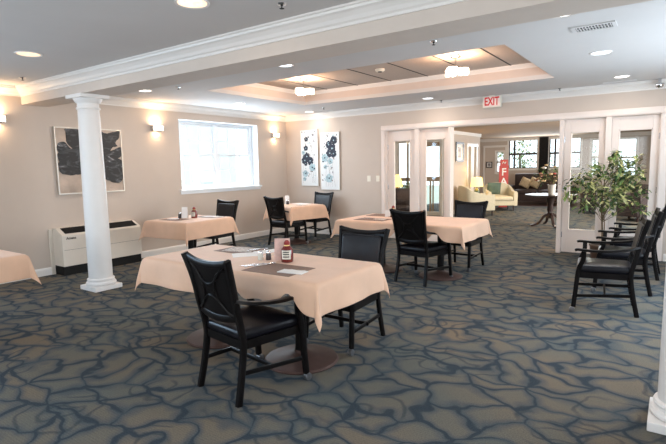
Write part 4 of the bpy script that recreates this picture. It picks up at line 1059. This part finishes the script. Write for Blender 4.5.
framed(2.002,5.62,1.84,.62,.58,'x','black-framed picture on the lit left wall of the lounge')
framed(1.22,YF-.002,1.42,.24,.24,'y','small dark-framed picture on the far lounge wall, left of the narrow window')
bm=BM(); 
for q in ((.98,1.04,0,2.1),(1.84,1.90,0,2.1)): box(bm,q[0],q[1],YF-.04,YF,q[2],q[3])
box(bm,.98,1.90,YF-.045,YF,2.1,2.18); struct('trim_11',bm,'white')
light('lounge_downlight_bulb','SPOT',None,(2.28,5.60,2.42),70,(1,.74,.44),.04,(0,math.radians(-12),0),spot=math.radians(95),blend=.5)
bpy.data.objects['lounge_downlight_bulb'].name='lounge_spot'

# ------------------------------------------------------------------ outside
bm=BM(); box(bm,-40,-.3,-30,30,-.35,-.3); box(bm,-.3,40,YF+.4,40,-.35,-.3); struct('ground',bm,'lawn')
t=thing('neighbouring_house','pale house seen faintly through the left wall window','house',(-9,2.0,-.3))
bm=BM(); box(bm,-2,0,-6,5,0,4.2); obj('wall',bm,'facade',t)
bm=BM(); extrude_profile(bm,[(-2.3,4.2),(.3,4.2),(-1,5.6)],'y',-6.3,5.3); obj('roof',bm,'ceil',t)
for yy in (-4,-1.5,1,3.4):
    bm=BM(); box(bm,0,.04,yy-.5,yy+.5,1.2,2.8); obj('window',bm,'winw',t)
def tree(x,y,s,seed,label):
    t=thing('garden_tree',label,'tree',(x,y,-.3),0,'trees outside the far lounge windows'); rnd=random.Random(seed)
    bm=BM(); tube(bm,[(0,0,0),(.05,0,1.2),(0,.05,2.4*s)],.09,taper=(1,.5)); obj('trunk',bm,'bark',t,smooth=True)
    bm=BM(); cs=[(Vector((rnd.gauss(0,.7),rnd.gauss(0,.6),2.3*s+rnd.gauss(0,.7))),.45) for k in range(14)]
    leaves(bm,cs,1100,.16,rnd,(0,1,1,2)); lf=obj('foliage',bm,['leafd','leafm','leafl'],t); lf['kind']='stuff'
tree(1.3,15.2,.9,1,'green tree outside the larger far lounge window'); tree(4.2,17.0,.85,2,'green tree outside the window right of the black curtain')

# ------------------------------------------------------------------ daylight, added fill lamps and world
DAY=(.72,.86,1.0)
light('daylight_and_fill','AREA',None,(-.12,(W1[0]+W1[1])/2,(W1[2]+W1[3])/2),42,DAY,1.9,(0,math.radians(-90),0),sy=1.9) 
o=bpy.data.objects['daylight_and_fill']; o.data.size=1.2; o.data.size_y=1.9
light('daylight_and_fill','AREA',None,(-.10,-8.95,1.6),95,(.50,.74,1),1.35,(0,math.radians(-90),0),sy=1.85)
light('daylight_and_fill','AREA',None,(XR-.02,(WR[0]+WR[1])/2,1.3),85,(.74,.87,1),1.8,(0,math.radians(90),0),sy=3.2)
light('daylight_and_fill','AREA',None,(XR-.02,-8.3,1.4),50,(.90,.95,1),1.5,(0,math.radians(90),0),sy=2.5)
light('daylight_and_fill','AREA',None,(4,YN+.05,1.5),40,(1,.97,.93),4.8,(math.radians(90),0,0),sy=1.5)  # fill added behind the camera, at the unseen near wall opening
light('daylight_and_fill','AREA',None,(3.2,YF-.15,1.8),70,(.85,.93,1),2.4,(math.radians(-90),0,0),sy=1.0)
light('daylight_and_fill','AREA',None,(XR-.05,3.5,1.4),260,(1,.97,.90),1.5,(0,math.radians(90),0),sy=2.9)  # lamp added at an unseen right-hand opening to brighten the lounge
light('lounge_fill_lamp','AREA',None,(5.0,6.5,LC-.03),60,(1,.86,.68),.8)  # no fitting here; fill lamp added to lift the lounge
light('lounge_fill_lamp','AREA',None,(2.2,2.2,LC-.03),22,(1,.78,.55),.5)  # second added lounge fill, warmer, also without a fitting
wd=bpy.data.worlds.new('sky'); S.world=wd; wd.use_nodes=True
b=wd.node_tree.nodes['Background']; b.inputs[0].default_value=(.80,.91,1,1); b.inputs[1].default_value=2.4
# ------------------------------------------------------------------ camera
f,yaw,pitch,roll=485.91,math.radians(35.286),math.radians(-6.599),math.radians(-1.0725)
Fv=Vector((-math.sin(yaw)*math.cos(pitch),math.cos(yaw)*math.cos(pitch),math.sin(pitch)))
Rv=Vector((math.cos(yaw),math.sin(yaw),0)); Uv=Rv.cross(Fv)
R2=Rv*math.cos(roll)+Uv*math.sin(roll); U2=-Rv*math.sin(roll)+Uv*math.cos(roll)
cd=bpy.data.cameras.new('camera'); cam=bpy.data.objects.new('camera',cd); C.objects.link(cam)
m=Matrix((( R2.x,U2.x,-Fv.x,7.3866),(R2.y,U2.y,-Fv.y,-8.6271),(R2.z,U2.z,-Fv.z,1.5),(0,0,0,1)))
cam.matrix_world=m; cd.sensor_width=36; cd.lens=f/666*36; cd.clip_start=.05; cd.clip_end=200
S.camera=cam
vs=S.view_settings; vs.view_transform='Standard'; vs.look='None'; vs.gamma=1; vs.exposure=0.22
try: vs.use_curve_mapping=False
except Exception: pass
